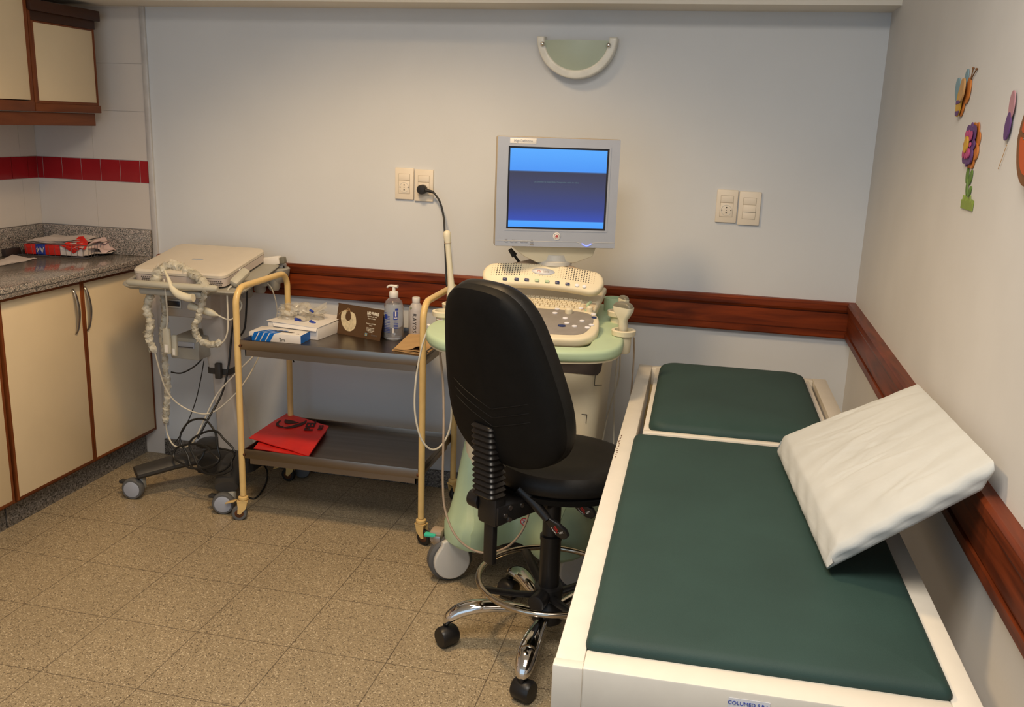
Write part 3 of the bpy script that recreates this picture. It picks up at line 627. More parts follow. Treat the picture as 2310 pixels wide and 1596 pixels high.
# plastic wrapped cables
def wrapped(label, pts, r, cab=None, seed=3, cabpts=None):
    rnd = random.Random(seed); t = root('wrapped_cable', pts[0], label, 'cable')
    pp = spline(pts, 10); mb = MB()
    mb.tube([p + Vector((rnd.uniform(-1, 1), rnd.uniform(-1, 1), rnd.uniform(-1, 1))) * r * .28 for p in pp], [max(.004, (r(i / len(pp)) if callable(r) else r) * rnd.uniform(.40, .95)) for i in range(len(pp))], 9)
    for p in pp:      # crumpled flaps of film
        for _ in range(2):
            d = Vector((rnd.uniform(-1, 1), rnd.uniform(-1, .3), rnd.uniform(-1, 1))).normalized(); u = Vector((rnd.uniform(-1, 1), rnd.uniform(-1, 1), rnd.uniform(-1, 1))).normalized()
            b_ = p + d * r * .45; rr = r * rnd.uniform(.6, 1.3)
            tb = bmesh.new(); c = tb.verts.new(b_ + d * rr * .55); ring = []
            v = d.cross(u).normalized(); u2 = v.cross(d)
            for k in range(7):
                an = 2 * PI * k / 7; ring.append(tb.verts.new(b_ + (u2 * math.cos(an) + v * math.sin(an)) * rr * rnd.uniform(.5, 1) + d * rr * rnd.uniform(-.3, .35)))
            for k in range(7): tb.faces.new((c, ring[k], ring[(k + 1) % 7]))
            mb._merge(tb)
    mb.build('plastic_sleeve', 'plastic_wrap', t, ang=89)
    MB().tube(pp, .004, 8).build('inner_cable', 'cable_cream', t)
    if cabpts: MB().tube(spline([pp[-1]] + cabpts, 10), .0032, 8).build('bare_cable', 'cable_cream', t)
    return t
wrapped('bubbly plastic-wrapped cable looping down the far left side of the cart', [P(352, 650, y=-.44), P(338, 668, y=-.46), P(332, 700, y=-.46), P(340, 730, y=-.46), P(335, 760, y=-.46), P(346, 790, y=-.45)], .017, seed=5)
wrapped('straight plastic-wrapped cable hanging nearly to the floor in front of the cart', [P(362, 650, y=-.40), P(372, 700, y=-.40), P(368, 760, y=-.39), P(374, 820, y=-.38), P(378, 870, y=-.37), P(375, 920, y=-.36), P(374, 950, y=-.35)], .0155, seed=6, cabpts=[P(378, 980, y=-.34), P(392, 1005, y=-.36), P(415, 1010, y=-.38), P(437, 996, y=-.38), P(462, 945, y=-.36), P(490, 890, y=-.34), P(530, 845, y=-.32), P(575, 800, y=-.28), P(600, 765, y=-.22)])
wrapped('crumpled plastic-wrapped cable piled over the front edge of the closed scanner', [P(352, 632, y=-.46), P(362, 610, y=-.44), P(385, 600, y=-.42), P(410, 606, y=-.42), P(432, 618, y=-.43), P(452, 630, y=-.46), P(465, 652, y=-.49)], .021, seed=7)
wrapped('plastic-wrapped cable hanging in a hook shape right of the drive housing', [P(466, 655, y=-.49), P(456, 685, y=-.46), P(448, 715, y=-.46), P(440, 738, y=-.46), P(445, 760, y=-.45), P(462, 774, y=-.44), P(480, 778, y=-.44), P(495, 774, y=-.44)], .0145, seed=8)

# black power cables below the cart
pc_ = root('power_cable', P(460, 1040, z=.0), 'tangled coil of black power cable lying on the cart base', 'cable')
def loop(cx, cy, rx, ry, y0, tilt, a0=0, a1=360, n=26): return [P(cx + rx * (1 + .22 * math.sin(2 * R(360 * k / n) + cx) + .08 * math.sin(5 * R(360 * k / n) + cy)) * math.cos(R(a0 + (a1 - a0) * k / n)), cy + ry * math.sin(R(a0 + (a1 - a0) * k / n)), y=y0 + tilt * math.sin(R(a0 + (a1 - a0) * k / n) + .6)) for k in range(n + 1)]
mb = MB()
for (cx, cy, rx, ry, y0, tl) in ((452, 1003, 44, 58, -.40, -.03), (478, 1020, 44, 48, -.42, -.02), (440, 1030, 46, 28, -.43, -.03), (488, 1042, 46, 30, -.44, -.04)):
    mb.tube(loop(cx, cy, rx, ry, y0, tl), .0042, 8)
mb.build('cable_loop', 'cable_black', pc_)
MB().tube(spline([P(446, 990, y=-.42), P(470, 945, y=-.38), P(500, 890, y=-.30), P(515, 830, y=-.27), P(522, 760, y=-.25), P(530, 700, y=-.24)]), .0042).build('cable_run', 'cable_black', pc_)
MB().tube(spline([P(540, 760, y=-.2), P(552, 740, y=-.2), P(556, 690, y=-.2), P(557, 655, y=-.2)]), .004).build('cable_run', 'cable_black', pc_)
MB().tube(spline([P(545, 1115, z=.005), P(575, 1125, z=.005), P(598, 1095, z=.005), P(603, 1065, z=.005), P(592, 1045, y=-.1)]), .0035).build('cable_run', 'cable_black', pc_)
MB().tube(spline([P(386, 840, y=-.3), P(410, 842, y=-.3), P(440, 826, y=-.3), P(462, 803, y=-.29)]), .003).build('cable_run', 'cable_black', pc_)
MB().tube(spline([P(395, 1000, y=-.2), P(420, 960, y=-.2), P(440, 910, y=-.2), P(452, 860, y=-.2), P(460, 815, y=-.25)]), .002).build('cable_run', 'cable_black', pc_)
bx = root('power_supply_box', (-2.46, -.33, .02), 'black power supply box sitting inside the cable coil below the cart', 'power supply')
p = P(478, 1000, y=-.34); MB().box(p.x - .075, p.x + .075, -.34, -.25, .075, .15, .008).build('case', 'rubber_black', bx)

# ================================================================== TROLLEY
TX0, TX1, TY0, TY1 = -2.182, -1.474, -.54, -.13
tr = root('tea_trolley', ((TX0 + TX1) / 2, (TY0 + TY1) / 2, 0), 'two-tier steel trolley with cream yellow tubular frame on casters', 'trolley')
for x in (TX0, TX1):
    pts = [(x, TY0, .10), (x, TY0, .4), (x, TY0, .80), (x, TY0, .83)] + [(x, TY0 + .06 - .06 * math.cos(a), .835 + .06 * math.sin(a)) for a in [R(9 * i) for i in range(11)]]
    pts += [(x, TY1 - .06 + .06 * math.sin(a), .835 + .06 * math.cos(a)) for a in [R(9 * i) for i in range(11)]] + [(x, TY1, .83), (x, TY1, .4), (x, TY1, .10)]
    MB().tube(pts, .0118, 16).build('side_frame', 'trolley_paint', tr)
for zf in (.688, .268):
    mb = MB(); e = .012; x0, x1 = TX0 + e, TX1 - e; y0, y1 = TY0 - .002, TY1 + .002
    mb.box(x0, x1, y0, y1, zf - .002, zf)
    for b in ((x0, x1, y0 - .002, y0 + .001), (x0, x1, y1 - .001, y1 + .002), (x0, x0 + .003, y0, y1), (x1 - .003, x1, y0, y1)): mb.box(*b, zf - .016, zf + .020, .001)
    mb.mi = 1
    for b in ((x0 + .012, x1 - .012, y0 + .012, y0 + .016), (x0 + .012, x1 - .012, y1 - .016, y1 - .012), (x0 + .012, x0 + .016, y0 + .012, y1 - .012), (x1 - .016, x1 - .012, y0 + .012, y1 - .012)): mb.box(*b, zf - .042, zf - .002)
    sh = mb.build('shelf', ['stainless', 'stainless'], tr)
    mb = MB()
    for x in (x0 - .002, x1 - .001):
        for y in (y0, y1): mb.cyl((x - .004, y, zf - .002), (x + .007, y, zf - .002), .006, seg=10)
    mb.build('bracket_weld', 'rust', sh)
def tcaster(x, y, an, brake, tread):
    mb = MB(); mb.lathe([(.013, .098), (.019, .094), (.019, .086), (.0155, .082), (.0155, .074)], Matrix.Translation((x, y, 0)), 18)
    d = Vector((math.cos(an), math.sin(an), 0)); c = Vector((x, y, .029)) + d * .016; side = Vector((-d.y, d.x, 0))
    for s in (-1, 1):
        o = Vector((x, y, 0)) + side * s * .0135; M = basis(o, d, (0, 0, 1))
        mb.prism([(-.016, .080), (.022, .080), (.020, .055), (.022, .030), (.012, .026), (-.010, .05)], -.0015, .0015, M)
    mb.box(-.018, .022, -.016, .016, .076, .081, M=Matrix.Translation((x, y, 0)) @ Matrix.Rotation(an, 4, 'Z'))
    ca = mb.build('caster', 'trolley_paint', tr)
    mb = MB(); wheel(mb, c, .029, .020, an + PI / 2); mb.build('wheel', tread, ca)
    mb = MB(); disc(mb, c, .017, .022, an + PI / 2, 0); mb.build('wheel_hub', 'rust', ca)
    if brake:
        mb = MB(); mb.box(-.055, -.012, -.012, .012, .072, .078, .002, M=Matrix.Translation((x, y, .004)) @ Matrix.Rotation(brake, 4, 'Z') @ Matrix.Rotation(R(-20), 4, 'Y')); mb.build('brake_pedal', 'trolley_paint', ca)
tcaster(TX0, TY0, R(200), R(-8), 'rubber_grey'); tcaster(TX1, TY0, R(-20), None, 'rubber_black'); tcaster(TX0, TY1, R(180), R(10), 'rubber_black'); tcaster(TX1, TY1, R(60), None, 'rubber_black')

# things on the top shelf
ZT = .688
def bx_mat(name, M, sx, sy, sz, mat, parent, bev=.001): return MB().box(0, sx, 0, sy, 0, sz, bev, M=M).build(name, mat, parent)
a = P(554, 770, z=ZT); b = P(690, 777, z=ZT + .002); M = basis((a.x + .004, a.y + .02, ZT + .0005), (b.x - a.x, .004, 0), (0, 1, 0))
t = root('glove_box', M.translation, 'blue and white flat cardboard box with torn slit, front left of upper trolley shelf', 'cardboard box')
L0 = .205; W0 = .105; H0 = .032
bx_mat('carton', M, L0, W0, H0, 'box_white', t)
mb = MB()
for i in range(4):        # slanted blue stripes on front and top
    x0 = .004 + i * .021
    for (pl, hh) in (('f', H0), ('t', W0 * .55)):
        q4 = [(x0, 0), (x0 + .0165, 0), (x0 + .0165 + hh * .55, hh), (x0 + hh * .55, hh)]
        Mq = M @ (Matrix(((1, 0, 0, 0), (0, 0, 1, -.0004), (0, 1, 0, 0), (0, 0, 0, 1))) if pl == 'f' else Matrix(((1, 0, 0, .018), (0, 1, 0, 0), (0, 0, 1, H0), (0, 0, 0, 1))))
        mb.prism(q4, -.0002, .0004, Mq)
mb.build('blue_print', 'box_blue', t)
MB().box(L0 - .001, L0 + .0006, .001, W0 - .001, .001, H0 - .001, M=M).build('blue_end', 'box_blue', t)
MB().prism([(.07, .045), (.12, .030), (.155, .030), (.165, .038), (.12, .05)], H0, H0 + .0006, M).build('torn_slit', 'seam', t)
text('2m', .018, M @ Matrix.Translation((.132, -.0006, .010)) @ Matrix.Rotation(PI / 2, 4, 'X'), 'ink_dark', t, 'handwriting')
text('CE', .010, M @ Matrix.Translation((.185, .022, H0 + .0004)), 'ink_dark', t, 'printed_mark')
M = basis((-2.175, -.325, ZT + .0005), (1, -.42, 0), (.3, 1, 0))
t = root('carton_box', M.translation, 'plain white cardboard box with lifted lid behind the blue and white box', 'cardboard box')
M = basis((-2.158, -.348, ZT + .0005), (.95, -.12, 0), (.1, 1, 0))
bx_mat('carton', M, .218, .215, .047, 'box_white', t)
MB().box(.002, .216, .002, .213, .0471, .0482, M=M).build('dark_gap', 'box_shade', t)
mb = MB(); sheet(mb, M @ Vector((-.004, -.004, .054)), M @ Vector((.219, -.002, .049)), M @ Vector((.219, .216, .052)), M @ Vector((0, .216, .055)), 8, .0008, th=.0015, seed=50); mb.build('lid', 'box_white', t)
mb = MB(); sheet(mb, M @ Vector((.03, -.008, .036)), M @ Vector((.218, -.012, .036)), M @ Vector((.216, .0, .048)), M @ Vector((.02, .0, .05)), 4, .0006, th=.001, seed=51); mb.build('front_flap', 'box_white', t)
# clear plastic bag
mk('clear_film', (0.62, 0.58, 0.48), 0.10, alpha=0.34, coat=.5, bump=.6, bscale=70)
t = root('plastic_bag', (-2.07, -.24, .74), 'crumpled clear plastic bag of small wrapped items on the white carton', 'plastic bag')
rnd = random.Random(12); mb = MB()
tb = bmesh.new(); bmesh.ops.create_icosphere(tb, subdivisions=4, radius=1)
for v in tb.verts:
    n = v.co.copy(); k = 1 + .18 * math.sin(n.x * 7 + n.y * 3) + .15 * math.sin(n.z * 11 + n.x * 5) + .10 * math.sin(n.y * 19 + n.z * 9) + rnd.uniform(-.07, .07)
    v.co = Vector((n.x * .085 * k, n.y * .062 * k, max(n.z, -.35) * .038 * k))
mb._merge(tb, Matrix.Translation((-2.078, -.245, .755)) @ Matrix.Rotation(R(-8), 4, 'Z'))
c0 = P(690, 725, y=-.25); c1 = P(738, 688, y=-.24)
sheet(mb, c0 + Vector((0, -.02, -.005)), c1 + Vector((0, -.012, -.006)), c1 + Vector((-.004, .01, .008)), c0 + Vector((-.03, .03, .02)), 8, .003, seed=60)
mb.build('film', 'clear_film', t, ang=25)
mb = MB()
for i in range(9):
    p = Vector((-2.075 + rnd.uniform(-.05, .05), -.245 + rnd.uniform(-.03, .03), .758 + rnd.uniform(-.004, .008)))
    mb.box(-.014, .014, -.008, .008, -.003, .003, .001, M=Matrix.Translation(p) @ Euler((rnd.uniform(-.5, .5), rnd.uniform(-.5, .5), rnd.uniform(0, 3))).to_matrix().to_4x4())
mb.build('wrapped_items', 'foil_white', t)
mb = MB()
for (px, py, rz) in ((682, 727, .3), (705, 728, -.3), (697, 735, .1), (672, 722, .8)):
    p = P(px, py, y=-.31); mb.box(-.013, .013, -.006, .006, -.0035, .0035, .001, M=Matrix.Translation(p) @ Euler((.6, .3, rz)).to_matrix().to_4x4())
p = P(703, 702, y=-.27); mb.box(-.009, .009, -.004, .004, -.003, .003, .001, M=Matrix.Translation(p) @ Euler((.4, .5, .2)).to_matrix().to_4x4())
mb.build('blue_strip', 'ink_blue', t)
# no smoking tent card
a = P(755, 751, z=ZT); b = P(857, 770, z=ZT)
ex_ = (b - a); Wd = ex_.length; tp = P(762, 685, y=a.y + .02)
Mc = basis(a, ex_, (0, .24, 1)); Hc = .118
t = root('tent_card', a, 'brown standing card with a cream baby bib picture on the trolley', 'card')
MB().box(0, Wd, 0, Hc, -.0008, .0, M=Mc).build('card_panel', 'card_brown', t)
zf = Mc.to_3x3() @ Vector((0, 0, 1)); sgn = 1 if zf.y < 0 else -1
def onc(u, v, d=.0006): return Mc @ Matrix.Translation((u, v, d * sgn)) @ (Matrix.Identity(4) if sgn > 0 else Matrix.Diagonal((1, 1, -1, 1)))
MB().box(.002, Wd - .001, 0, Hc * 1.0, -.0006, .0006, M=basis((a.x + .012, a.y + .065, ZT), ex_, (-.06, -.30, 1))).build('back_panel', 'card_brown', t)
bib = [(.0295, .094), (.020, .085), (.0175, .071), (.020, .055), (.028, .036), (.040, .022), (.052, .016), (.066, .017), (.079, .028), (.084, .045), (.082, .064), (.076, .080), (.067, .089), (.058, .0905), (.0545, .089), (.059, .076), (.060, .065), (.054, .056), (.046, .055), (.038, .062), (.036, .074), (.038, .088), (.037, .094)]
Wk = Wd / .19
MB().prism([(p.x * Wk, p.y * Hc / .118) for p in spline([(x, y, 0) for x, y in bib], 4, closed=True)], 0, .0006, onc(.0, 0, .0003)).build('bib_picture', 'card_cream', t)
mb = MB(); st = [(.036, .090), (.037, .098), (.043, .103), (.050, .101), (.048, .095), (.036, .094), (.020, .088), (.008, .074)]
mb.tube(spline([onc(x * Wk, y, .0008) @ Vector((0, 0, 0)) for x, y in st], 5), .0006, 6)
st = [(.0545, .089), (.052, .095), (.044, .099), (.041, .086)]; mb.tube(spline([onc(x * Wk, y, .0008) @ Vector((0, 0, 0)) for x, y in st], 5), .0006, 6); mb.build('bib_string', 'kraft', t)
text('NO FUMES', .0165, onc(Wd * .78, .097), 'print_white', t, 'card_lettering', bold=.0005, sx=.62 * Wk)
for i, (s_, v, sz) in enumerate((('No fumes, por vos', .086, .0075), ('ni por el medio.', .078, .0075), ('Protege a tu FAMILIA', .058, .0066), ('siempre', .0515, .006), ('La ley protege a todos', .042, .0052), ('en los lugares cerrados', .037, .0052), ('de trabajo y de atencion', .032, .0052), ('a los pacientes', .027, .0052))):
    text(s_, sz, onc(Wd * .765, v), 'print_white', t, 'card_lettering', sx=.66 * Wk)
MB().box(0, .011, 0, .011, 0, .0005, M=onc(Wd * .665, .010)).build('card_logo', 'foam_bluewing', t)
MB().prism(ell(.0028, .0036, 14, .0055, .005), 0, .0009, M=onc(Wd * .665, .010)).build('card_logo', 'foam_yellow', t)
text('INTEGRAR', .008, onc(Wd * .86, .0155), 'bolt_metal', t, 'card_lettering', sx=.7)
# hand gel pump bottle
bc = P(888, 764, z=ZT); bc.z = ZT + .0005
t = root('gel_bottle', bc, 'large clear pump bottle of sanitizer gel with blue printing beside the card', 'bottle')
Mb = Matrix.Translation(bc)
MB().lathe([(.001, 0), (.034, .0), (.038, .004), (.038, .11), (.0365, .128), (.031, .146), (.022, .156), (.0145, .160), (.0145, .170), (.012, .170), (.012, .160), (.020, .153), (.029, .144), (.0345, .127), (.036, .11), (.036, .006), (.033, .002), (.001, .002)], Mb, 36).build('bottle_body', 'clear_bottle', t)
MB().lathe([(.001, .0025), (.0325, .003), (.0355, .007), (.0355, .11), (.0335, .128), (.030, .137), (.001, .137)], Mb, 36).build('gel', 'gel', t)
MB().lathe([(.0165, .160), (.0172, .161), (.0172, .180), (.0150, .183), (.007, .184), (.006, .200), (.001, .200)], Mb, 28).build('pump_collar', 'plastic_white', t)
mb = MB(); p0 = bc + Vector((.004, 0, .203)); mb.tube(spline([p0 + Vector((.012, 0, 0)), p0, p0 + Vector((-.018, -.002, .001)), p0 + Vector((-.030, -.003, -.006))], 5), lambda f: .0085 - .004 * f, 12, flat=.75); mb.build('pump_head', 'plastic_white', t)
def wrapbox(mb, c, r, a0, a1, z0, z1, n=8, th=.0003):
    for i in range(n):
        b0, b1 = a0 + (a1 - a0) * i / n, a0 + (a1 - a0) * (i + 1) / n
        q = [Vector((c.x + (r + d) * math.cos(R(b)), c.y + (r + d) * math.sin(R(b)), c.z + z)) for d in (0, th) for b, z in ((b0, z0), (b1, z0), (b1, z1), (b0, z1))]
        tb = bmesh.new(); vs = [tb.verts.new(p) for p in q]
        for f in ((0, 1, 2, 3), (7, 6, 5, 4), (0, 4, 5, 1), (1, 5, 6, 2), (2, 6, 7, 3), (3, 7, 4, 0)): tb.faces.new([vs[k] for k in f])
        mb._merge(tb)
mb = MB(); wrapbox(mb, bc, .0382, -72, -48, .080, .112); wrapbox(mb, bc, .0382, -62, -44, .116, .124); wrapbox(mb, bc, .0382, -150, -105, .104, .106); wrapbox(mb, bc, .0382, -128, -108, .082, .10)
for i in range(11): wrapbox(mb, bc, .0382, -152, -92, .030 + i * .0062, .0320 + i * .0062, 6)
for i in range(5): wrapbox(mb, bc, .0382, -70, -45, .046 + i * .006, .0485 + i * .006, 4)
mb.build('blue_print', 'ink_blue', t)
mb = MB(); wrapbox(mb, bc, .0386, -63, -55, .094, .112, 2); wrapbox(mb, bc, .0386, -68, -50, .086, .089, 3); wrapbox(mb, bc, .0385, -76, -70, .030, .048, 2); mb.build('white_print', 'plastic_white', t)
# white squeeze bottle
wc = P(938, 757, z=ZT); wc.z = ZT + .0005
t = root('squeeze_bottle', wc, 'cloudy white bottle marked RAYOS behind the front right trolley pole', 'bottle')
Mb = Matrix.Translation(wc)
MB().lathe([(.001, 0), (.026, 0), (.029, .004), (.029, .098), (.0265, .112), (.019, .124), (.0135, .130), (.0135, .134), (.001, .134)], Mb, 32).build('bottle_body', 'bottle_cloudy', t)
MB().lathe([(.0145, .130), (.0152, .131), (.0152, .149), (.014, .151), (.001, .151)], Mb, 24).build('cap', 'plastic_white', t)
for i, ch in enumerate('RAYOS'):
    text(ch, .021, Matrix.Translation(wc + Vector((.003, -.0294, .086 - i * .0165))) @ Matrix.Rotation(PI / 2, 4, 'X') @ Matrix.Rotation(R(-90), 4, 'Z'), 'ink_dark', t, 'handwriting', sx=1.0)
text('*', .022, Matrix.Translation(wc + Vector((-.012, -.0275, .108))) @ Matrix.Rotation(PI / 2, 4, 'X'), 'foam_leaf', t, 'handwriting')
# kraft envelopes
a, b, c, d = P(884, 792, z=ZT), P(962, 803, z=ZT), P(1000, 768, z=ZT), P(926, 752, z=ZT)
a.y = max(a.y, TY0 + .012); b.y = max(b.y, TY0 + .012)
t = root('paper_envelopes', (a + c) / 2, 'stack of brown kraft paper envelopes at right end of upper trolley shelf', 'envelopes')
for i in range(4):
    o = Vector((.003 * i, .002 * (i % 2), .0025 + .0028 * i)); mb = MB()
    cu = (lambda u, v: .020 * math.exp(-((u - .72) / .22) ** 2) * max(0, 1 - v * 3.2)) if i == 3 else (lambda u, v: .004 * math.exp(-((u - .6) / .3) ** 2) * max(0, 1 - v * 3) * (i > 1))
    sheet(mb, a + o, b + o, c + o, d + o, 14, .0004, th=.0018, seed=70 + i, curl=cu); mb.build('envelope', 'kraft', t)

# red bag on the lower shelf
t = root('folded_red_bag', (-2.06, -.36, .27), 'folded red waste bag with black lettering on lower trolley shelf', 'plastic bag')
F1, F2, B2, B1, Lm = P(572, 1012, z=.284), P(696, 1028, z=.286), P(742, 962, z=.292), P(646, 932, z=.296), P(561, 988, z=.294)
mb = MB(); sheet(mb, Lm, F2, B2, B1, 16, .0010, th=.003, seed=80); mb.build('upper_fold', 'red_bag', t)
mb = MB(); sheet(mb, F1, F2 + Vector((-.004, .002, -.005)), B2 + Vector((-.02, -.01, -.010)), Lm.lerp(B1, .35) + Vector((.02, 0, -.008)), 10, .0008, th=.0025, seed=82); mb.build('middle_fold', 'red_bag', t)
mb = MB(); sheet(mb, F1 + Vector((.004, .004, -.010)), F2 + Vector((-.006, .004, -.012)), B2 + Vector((-.008, 0, -.018)), B1 + Vector((0, -.02, -.022)), 10, .0006, th=.002, seed=81); mb.build('lower_fold', 'red_bag', t)
bn = (B2 - Lm).cross(B1 - F2).normalized(); bn = bn if bn.z > 0 else -bn; bq = (Lm + F2 + B2 + B1) / 4 + bn * .0028
def onbag(px, py):
    d_ = P(px, py, y=0) - CV; return CV + d_ * ((bq - CV).dot(bn) / d_.dot(bn))
def bagM(px, py, ex, ey): c_ = onbag(px, py); return basis(c_, onbag(*ex) - c_, onbag(*ey) - c_)
text('PEL', .048, bagM(701, 961, (712, 937), (682, 955)), 'bag_black', t, 'bag_lettering', bold=.0014, sx=1.6)
text('RES', .024, bagM(724, 965, (732, 948), (710, 961)), 'bag_black', t, 'bag_lettering', bold=.0008, sx=1.5)
Ms = bagM(657, 952, (680, 957), (664, 937)) @ Matrix.Diagonal((.85, 1.3, 1, 1))
def ringarc(mb, M, r0, r1, a0, a1, w=None, n=24, th=.0006):
    o = []; i_ = []
    for k in range(n + 1):
        f = k / n; a = R(a0 + (a1 - a0) * f); ww = (r1 - r0) * (math.sin(PI * f) if w else 1); m = (r0 + r1) / 2
        o.append(((m + ww / 2) * math.cos(a), (m + ww / 2) * math.sin(a))); i_.append(((m - ww / 2) * math.cos(a), (m - ww / 2) * math.sin(a)))
    for k in range(n):
        mb.prism([i_[k], o[k], o[k + 1], i_[k + 1]] if abs(o[k][0] - i_[k][0]) + abs(o[k][1] - i_[k][1]) > 1e-5 and abs(o[k + 1][0] - i_[k + 1][0]) + abs(o[k + 1][1] - i_[k + 1][1]) > 1e-5 else [o[k], o[k + 1], (i_[k + 1][0] * .999, i_[k + 1][1] * .999)], 0, th, M)
mb = MB(); ringarc(mb, Ms, .048, .058, 190, 285); ringarc(mb, Ms, .044, .074, 285, 400, True); ringarc(mb, Ms, .040, .060, 225, 318, True, 16) if False else None
ringarc(mb, Ms @ Matrix.Translation((0, .072, 0)), .062, .092, 236, 302, True); mb.build('bag_symbol', 'bag_black', t)
# ================================================================== ULTRASOUND MACHINE
UX, UY = -1.085, -.55
us = root('ultrasound_machine', (UX, UY, 0), 'large cream and mint green ultrasound machine with its lit monitor behind the chair', 'ultrasound machine')
# base and body
def lobed(hx, hy, r):
    o_ = []
    pts = rrect(hx, hy, r, 6); k_ = [i for i in range(len(pts)) if pts[i][1] < 0]
    for i, (x, y) in enumerate(pts):
        o_.append((x, y))
        nx_ = pts[(i + 1) % len(pts)]
        if y < -hy * .98 and nx_[1] < -hy * .98 and nx_[0] > x:
            for q in range(1, 14):
                xx = x + (nx_[0] - x) * q / 14; o_.append((xx, y))
    m_ = .12 * hy / .274
    return [(x, y + (m_ * (.5 + .5 * math.cos(PI * min(1, abs(x) / .125))) if y < -hy * .9 else 0)) for x, y in o_]
mb = MB(); mb.loft([[Vector((x + UX + .005, y + UY - .02, z)) for x, y in lobed(hx, hy, r)] for z, hx, hy, r in ((.140, .235, .265, .12), (.155, .246, .275, .12), (.205, .246, .274, .12), (.222, .238, .266, .12), (.245, .232, .245, .11), (.30, .226, .18, .08), (.36, .220, .15, .06), (.45, .208, .12, .05))]); mb.build('base_cover', 'mint', us)
mb = MB(); mb.rl([(.095, .19, .12, .06, UX, UY), (.145, .20, .13, .08, UX, UY)]); mb.build('base_chassis', 'rubber_black', us)
mb = MB(); mb.rl([(.20, .210, .155, .05, -1.06, -.545), (.45, .218, .165, .05, -1.06, -.545), (.70, .226, .175, .05, -1.056, -.535), (.80, .230, .19, .05, -1.055, -.52)]); bd = mb.build('body', 'plastic_cream', us)
# dark drive bay panel, seams
a, b = P(1285, 812, y=-.712), P(1366, 805, y=-.712); c, d = P(1350, 842, y=-.712), P(1285, 842, y=-.712)
mb = MB(); mb.prism([(-1.19, d.z), (c.x - .004, d.z), (c.x + .006, d.z + .012), (b.x - .006, b.z), (-1.19, b.z)], .700, .7125, Matrix(((1, 0, 0, 0), (0, 0, -1, 0), (0, 1, 0, 0), (0, 0, 0, 1)))); mb.build('drive_bay', 'brown_panel', bd)
mb = MB()
def seam(px0, py0, px1, py1, y=-.6985):
    y = -.7105; p, q = P(px0, py0, y=y), P(px1, py1, y=y); mb.cyl(p, q, .0012, seg=6)
seam(1343, 843, 1341, 870, -.699); seam(1341, 870, 1358, 869, -.699); seam(1300, 843, 1341, 843, -.7); seam(1312, 935, 1324, 936, -.69); seam(1324, 936, 1322, 955, -.69)
mb.build('seam_line', 'seam', bd)
c = P(1183, 1178, y=-.742); Mk = basis(Vector((c.x, -.742, c.z)), (1, 0, 0), (0, -.05, 1))
st = MB().prism(ell(.0135, .0135, 28), 0, .0006, Mk).build('warning_sticker', 'sticker_white', us)
mb = MB(); ringarc(mb, Mk, .0105, .0138, 0, 360, n=28, th=.0010)
mb.prism([(-.0085, .007), (-.007, .0085), (.0085, -.007), (.007, -.0085)], 0, .0011, Mk); mb.build('warning_ring', 'sticker_red', st)
mb = MB(); ringarc(mb, Mk @ Matrix.Translation((.002, .005, 0)), .002, .0032, 0, 360, n=10, th=.0012); mb.prism([(-.006, -.006), (-.004, -.006), (0, .003), (-.001, .004)], 0, .0012, Mk); mb.prism([(.001, .002), (.0025, .002), (.003, -.005), (.0015, -.005)], 0, .0012, Mk); mb.build('warning_mark', 'ink_dark', st)
# casters
for (x, y, an, big) in ((-1.298, -.765, R(-58), 1), (-.885, -.70, R(-60), 1), (-1.29, -.28, R(-100), 0), (-.88, -.28, R(-80), 0)):
    ax = Vector((math.cos(an), math.sin(an), 0)); r = .076
    mb = MB(); wheel(mb, (x, y, r), r, .040, an); w_ = mb.build('caster', 'rubber_grey', us)
    M = basis(Vector((x, y, r)) + ax * .016, ax.cross(Vector((0, 0, 1))) * -1, (0, 0, 1))
    out_ = ell(.062, .062, 36)
    pts = [(q[0], q[1]) for q in out_ if not (q[1] > .035)]
    cov = [(.062 * math.cos(R(t_)), .062 * math.sin(R(t_))) for t_ in range(152, 390, 8)] + [(.056, .045), (.056, .078), (-.022, .078), (-.034, .072), (-.036, .058), (-.046, .044)]
    mb = MB(); s_ = 1 if (M.to_3x3() @ Vector((0, 0, 1))).dot(ax) > 0 else -1
    mb.prism(cov, 0 if s_ > 0 else -.022, .022 if s_ > 0 else 0, M, bev=.006, seg=3); mb.build('caster_cover', 'plastic_grey_white', w_)
    if big and x < -1.2:
        p = Vector((x, y, r)) + Vector((-.055, .0, .085)); MB().box(p.x - .028, p.x + .012, p.y - .03, p.y - .008, p.z - .008, p.z + .004, .004).build('brake_pedal', 'aqua_pedal', w_)
        MB().box(p.x + .004, p.x + .03, p.y - .03, p.y - .015, p.z - .035, p.z + .0, .003).build('brake_lever', 'bolt_metal', w_)
        mb = MB(); mb.box(p.x - .012, p.x + .03, p.y - .02, p.y + .03, p.z - .03, p.z + .012, .008); mb.build('brake_housing', 'cable_tan', w_)
# green deck with hand rail
OUT = [(-1.20, .40), (-1.315, .36), (-1.355, .30)]
outer = [(-1.30, -.14), (-1.345, -.30), (-1.385, -.50), (-1.402, -.66), (-1.392, -.76), (-1.355, -.85), (-1.29, -.915), (-1.19, -.925), (-1.085, -.932), (-.97, -.925), (-.88, -.905), (-.81, -.87), (-.772, -.81), (-.765, -.72), (-.785, -.56), (-.82, -.40), (-.85, -.22), (-.86, -.12)]
innr = [(-.93, -.12), (-.90, -.45), (-.875, -.62), (-.862, -.76), (-.875, -.835), (-.94, -.855), (-1.085, -.866), (-1.21, -.852), (-1.285, -.835), (-1.30, -.76), (-1.285, -.62), (-1.26, -.45), (-1.235, -.14)]
oo = [(p.x, p.y) for p in spline([(x, y, 0) for x, y in outer], 4)]; ii = [(p.x, p.y) for p in spline([(x, y, 0) for x, y in innr], 4)]
